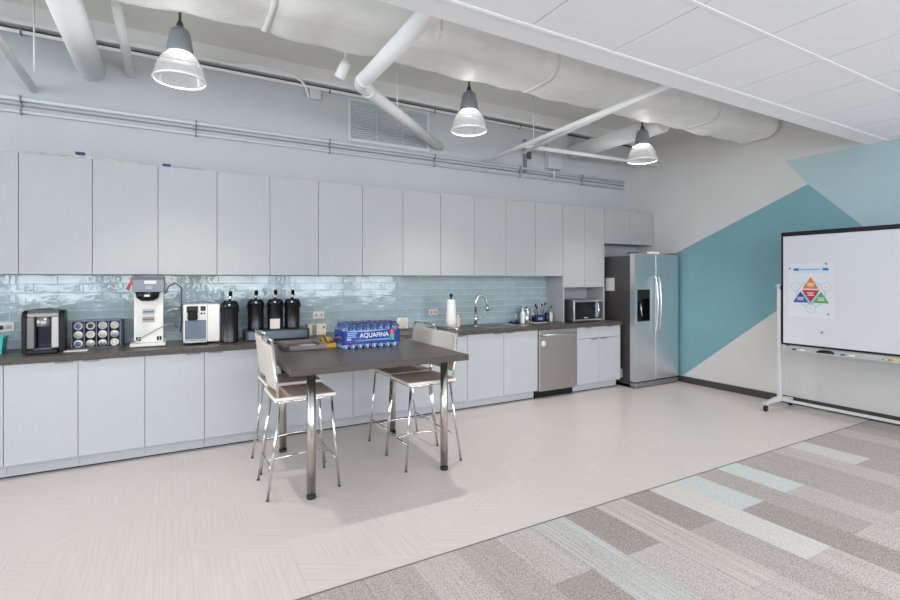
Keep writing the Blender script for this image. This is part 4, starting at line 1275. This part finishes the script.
# ------------------------------------------------------------------ stools
def make_stool(loc, rz, label):
    g = thing('bar_stool', label, 'bar stool', loc, rz, group='chrome bar stools at the table')
    F = {}
    for sx, xt in ((1, 0.195), (-1, -0.16)):
        for sy in (-1, 1):
            a, b = (sx * 0.247, sy * 0.203, 0.004), (xt, sy * 0.178, 0.645)
            lg = MB().tube([a, b], 0.0095, 12).build('leg', CHROME, g)
            MB().lathe([(0, 0), (0.011, 0), (0.011, 0.008), (0, 0.008)], 10, (a[0], a[1], 0)).build('foot_cap', CHARC, lg)
    loop = [(-0.175, -0.178, 0.652), (0.185, -0.178, 0.652), (0.20, -0.165, 0.652), (0.20, 0.165, 0.652), (0.185, 0.178, 0.652), (-0.175, 0.178, 0.652), (-0.185, 0.165, 0.652), (-0.185, -0.165, 0.652), (-0.175, -0.178, 0.652)]
    MB().tube(loop, 0.0095, 10).build('seat_frame', CHROME, g)
    # seat pad: cream edge, tan woven top
    MB().box(-0.205, -0.205, 0.662, 0.225, 0.205, 0.686, 0.009).build('seat_edge', SEATW, g)
    st = MB()
    rows = []
    for i in range(13):
        u = i / 12
        x = -0.198 + 0.415 * u
        rows.append([(x, -0.19 + 0.38 * j / 12, 0.6865 + 0.004 * math.sin(PI * u) * math.sin(PI * j / 12) + 0.0015) for j in range(13)])
    top = [[st.bm.verts.new(p) for p in r] for r in rows]
    for i in range(12):
        for j in range(12):
            st.bm.faces.new((top[i][j], top[i + 1][j], top[i + 1][j + 1], top[i][j + 1])).smooth = True
    st.build('seat', WEAVE, g)
    def bxp(z):
        return -0.172 - 0.047 * (z - 0.66) / 0.42
    for sy in (-1, 1):
        MB().tube([(bxp(0.66), sy * 0.188, 0.66), (bxp(0.72), sy * 0.198, 0.72), (bxp(1.085), sy * 0.198, 1.085)], 0.0085, 12).build('back_post', CHROME, g)
    MB().tube([(bxp(1.085), -0.198, 1.085), (bxp(1.085) - 0.008, -0.1, 1.088), (bxp(1.085) - 0.012, 0, 1.089), (bxp(1.085) - 0.008, 0.1, 1.088), (bxp(1.085), 0.198, 1.085)], 0.0085, 12).build('back_rail', CHROME, g)
    bk = MB()
    nz_, ny_ = 14, 41
    ringsf = []
    for i in range(nz_ + 1):
        z = 0.742 + 0.305 * i / nz_
        fr, bkk = [], []
        for j in range(ny_):
            v_ = j / (ny_ - 1)
            y = -0.202 + 0.404 * v_
            bow = -0.014 * math.sin(PI * v_)
            rib = 0.0022 * math.sin(PI * j * 0.5) * (1 if i % 2 else -1)
            fr.append((bxp(z) + bow + 0.0105 + rib, y, z))
            bkk.append((bxp(z) + bow - 0.0105 - rib, y, z))
        ringsf.append(fr + bkk[::-1])
    bk.loft(ringsf).build('backrest', WEAVEB, g)
    zr = 0.205
    for sx in (-1, 1):
        k = zr / 0.645
        x = sx * 0.247 + ((0.195 if sx > 0 else -0.16) - sx * 0.247) * k
        MB().tube([(x, -0.196, zr), (x, 0.196, zr)], 0.007, 10).build('foot_rail', CHROME, g)
    MB().tube([(-0.218, 0, zr), (-0.1, 0, zr + 0.006), (0.0, 0, zr + 0.016), (0.1, 0, zr + 0.02), (0.23, 0, zr)], 0.007, 10).build('stretcher', CHROME, g)
    return g
s1 = make_stool((0.806, 3.693, 0), 0, 'bar stool at the left side of the table, nearer the camera')
dup(s1, (0.835, 4.200, 0), R(1), 'bar stool at the left side of the table, farther from the camera')
dup(s1, (1.830, 3.698, 0), PI, 'bar stool at the right side of the table, nearer the camera')
dup(s1, (1.842, 4.134, 0), PI + R(1), 'bar stool at the right side of the table, farther from the camera')

# ------------------------------------------------------------------ rolling whiteboard
wb = thing('rolling_whiteboard', 'large rolling whiteboard with black frame and white stand by the side wall', 'whiteboard', (6.15, 3.09, 0))
# local frame: board extends along -Y
BL, BZ0, BZ1 = 1.86, 0.755, 2.035
MB().box(-0.012, -BL + 0.02, BZ0 + 0.012, 0.012, -0.04, BZ1 - 0.0485).build('board_panel', mat('whiteboard_white', (208, 210, 217), 0.22), wb)
for nm, a in (('frame_top', (-0.018, -BL, BZ1 - 0.048, 0.018, -0.02, BZ1)), ('frame_bottom', (-0.016, -BL, BZ0 - 0.008, 0.016, -0.02, BZ0 + 0.012)),
              ('frame_side', (-0.016, -0.04, BZ0 + 0.0125, 0.016, -0.02, BZ1 - 0.0485)), ('frame_side', (-0.016, -BL, BZ0 + 0.0125, 0.016, -BL + 0.02, BZ1 - 0.0485))):
    MB().box(*a, bev=0.002).build(nm, BLACK, wb)
for y in (0.008, -BL - 0.025):
    MB().box(-0.02, y - 0.02, 0.09, 0.02, y + 0.02, 1.44, 0.008).build('post', mat('stand_white', (196, 197, 199), 0.35), wb)
    k_ = MB().tube([(0, y - 0.025 if y > -1 else y + 0.025, 1.40), (0, y - 0.028 if y > -1 else y + 0.043, 1.40)], 0.03, 16).build('pivot_hub', BLACK, wb)
    kb = MB().tube([(-0.022, y, 1.41), (-0.07, y + 0.01, 1.415)], 0.008, 10).build('clamp_knob', mat('knob_grey', (176, 180, 184), 0.3), wb)
    ft = MB()
    ft.loft([[(x, y - 0.022, z0_), (x, y + 0.022, z0_), (x, y + 0.022, z1_), (x, y - 0.022, z1_)] for x, z0_, z1_ in ((-0.30, 0.070, 0.095), (-0.20, 0.085, 0.112), (-0.08, 0.085, 0.13), (0.08, 0.085, 0.13), (0.16, 0.085, 0.112), (0.26, 0.070, 0.095))], smooth=False)
    fo = ft.build('foot', mat('stand_white', (196, 197, 199), 0.35), wb)
    for x in (-0.285, 0.245):
        c_ = MB().tube([(x, y - 0.012, 0.034), (x, y + 0.012, 0.034)], 0.033, 20).build('caster', BLACK, wb)
        MB().tube([(x, y - 0.0135, 0.034), (x, y + 0.0135, 0.034)], 0.012, 12).build('hub', CHARC, c_)
MB().box(-0.016, -BL - 0.005, 0.09, 0.016, -0.013, 0.118, 0.004).build('bottom_rail', mat('stand_white', (196, 197, 199), 0.35), wb)
trb = MB()
trb.prism([(-0.075, -0.05, 0.69), (-0.075, -0.05, 0.702), (-0.065, -0.05, 0.696), (-0.012, -0.05, 0.696), (-0.012, -0.05, 0.735), (-0.002, -0.05, 0.735), (-0.002, -0.05, 0.69)], (0, -1, 0), BL - 0.09)
trb.build('marker_tray', mat('tray_aluminium', (186, 188, 192), 0.4, 0.2), wb)
MB().box(-0.012, -0.10, 0.7355, -0.002, -0.07, 0.7465).build('tray_bracket', CHARC, wb)
MB().box(-0.012, -BL + 0.07, 0.7355, -0.002, -BL + 0.10, 0.7465).build('tray_bracket', CHARC, wb)
for k, (y, z) in enumerate([(2.62, 1.665), (2.60, 1.12), (2.98, 1.62), (2.66, 0.92)]):
    p = tag(MB().lathe([(0, 0), (0.011, 0), (0.011, 0.007), (0, 0.008)], 14).build('magnet', mat('magnet_grey', (140, 142, 148), 0.35)),
            ['grey round magnet at the upper right corner of the poster', 'grey round magnet at the lower right corner of the poster', 'grey round magnet at the upper left corner of the poster', 'grey round magnet on the bare board below the poster'][k], 'magnet', 'magnets on the whiteboard')
    p.location = (6.1378 if k == 3 else 6.1362, y, z)
    p.rotation_euler = (0, -PI / 2, 0)
# poster held by the magnets
po = thing('paper_poster', 'white paper poster with coloured triangles held on the whiteboard', 'poster', (6.1378, 2.77, 1.378))
YS = -1                         # picture right is -Y
def pp(name, pts, c, e, par):
    return MB().prism([(0 - e, -u, v_) for u, v_ in pts], (-1, 0, 0), 0.0004).build(name, flat(c), par)
sh = pp('sheet', [(-0.225, -0.30), (0.225, -0.30), (0.225, 0.295), (-0.225, 0.295)], (212, 214, 221), 0.0, po)
pp('header_band', [(-0.17, 0.185), (0.17, 0.185), (0.17, 0.25), (-0.17, 0.25)], (190, 212, 236), 0.0006, sh)
for a, b in ((-0.17, -0.115), (0.115, 0.17)):
    pp('header_mark', [(a, 0.215), (b, 0.215), (b, 0.24), (a, 0.24)], (52, 98, 150), 0.0012, sh)
for k in range(9):
    pp('header_print', [(-0.10 + k * 0.022, 0.222), (-0.084 + k * 0.022, 0.222), (-0.084 + k * 0.022, 0.232), (-0.10 + k * 0.022, 0.232)], (96, 120, 150), 0.0012, sh)
def disc(cx, cy, r, n=28):
    return [(cx + r * math.cos(2 * PI * k / n), cy + r * math.sin(2 * PI * k / n)) for k in range(n)]
def annulus(name, cx, cy, r, w_, c, e, par):
    mb = MB()
    n = 30
    def rg_(rr2, x):
        return [(x, -(cx + rr2 * math.cos(2 * PI * k / n)), cy + rr2 * math.sin(2 * PI * k / n)) for k in range(n)]
    A = [rg_(r, -e), rg_(r, -e - 0.0004), rg_(r - w_, -e - 0.0004), rg_(r - w_, -e)]
    mb.loft(A + [A[0]], caps=False, smooth=False)
    bmesh.ops.remove_doubles(mb.bm, verts=mb.bm.verts[:], dist=1e-6)
    return mb.build(name, flat(c), par)
annulus('ring', 0.0, -0.05, 0.145, 0.010, (150, 196, 214), 0.0006, sh)
pp('base_hexagon', [(-0.085, -0.035), (0.085, -0.035), (0.10, -0.10), (0.0, -0.165), (-0.10, -0.10)], (126, 190, 208), 0.0006, sh)
for cx, cy in ((-0.15, 0.035), (0.15, 0.035), (0.0, -0.205)):
    pp('bubble', disc(cx, cy, 0.046), (214, 216, 223), 0.0011, sh)
    annulus('bubble_ring', cx, cy, 0.048, 0.005, (170, 182, 196), 0.0016, sh)
    for q in (-0.008, 0.006):
        pp('bubble_print', [(cx - 0.018, cy + q), (cx + 0.018, cy + q), (cx + 0.018, cy + q + 0.005), (cx - 0.018, cy + q + 0.005)], (190, 196, 204), 0.0016, sh)
for nm, pts, c in (('triangle_orange', [(0.0, 0.145), (0.08, 0.015), (-0.08, 0.015)], (206, 122, 48)), ('triangle_red', [(-0.088, 0.0), (0.088, 0.0), (0.0, -0.135)], (182, 44, 54)),
                   ('triangle_blue', [(-0.10, -0.015), (-0.025, -0.14), (-0.175, -0.14)], (44, 70, 150)), ('triangle_green', [(0.10, -0.015), (0.175, -0.14), (0.025, -0.14)], (84, 160, 92))):
    tri = pp(nm, pts, c, 0.0016, sh)
    cx = sum(p_[0] for p_ in pts) / 3
    cy = sum(p_[1] for p_ in pts) / 3
    for q, w_ in ((0.012, 0.036), (-0.002, 0.028), (-0.016, 0.034)):
        pp('triangle_print', [(cx - w_, cy + q), (cx + w_, cy + q), (cx + w_, cy + q + 0.006), (cx - w_, cy + q + 0.006)], (236, 230, 224), 0.0021, tri)
# things on the marker tray
g = thing('board_eraser', 'dark domed board eraser on the marker tray', 'eraser', (6.1085, 2.62, 0.6965))
MB().loft([[(x, y * 1.0, z) for x, y in ((-.025, -w_), (.025, -w_), (.025, w_), (-.025, w_))] for w_, z in ((0.07, 0.0005), (0.07, 0.018), (0.055, 0.03), (0.03, 0.036))], smooth=False).build('felt_block', BLACK, g)
MB().box(-0.026, -0.071, 0.012, 0.026, 0.071, 0.017).build('holder_band', DGREY, g)
for k, (y, c, lb) in enumerate([(2.86, (40, 44, 50), 'black-capped dry marker left of the eraser'), (2.40, (96, 90, 150), 'purple dry marker right of the eraser'), (2.05, (212, 180, 90), 'yellow marker at the right end of the tray')]):
    mk = thing('dry_marker', lb, 'marker', (6.105, y, 0.7065), R(3 - 3 * k), group='markers on the tray')
    MB().tube([(0, -0.045, 0), (0, 0.035, 0)], 0.0095, 12).build('barrel', flat((220, 220, 222)) if k < 2 else flat((212, 180, 90)), mk)
    MB().tube([(0, 0.036, 0), (0, 0.075, 0)], 0.010, 12).build('cap', flat(c), mk)
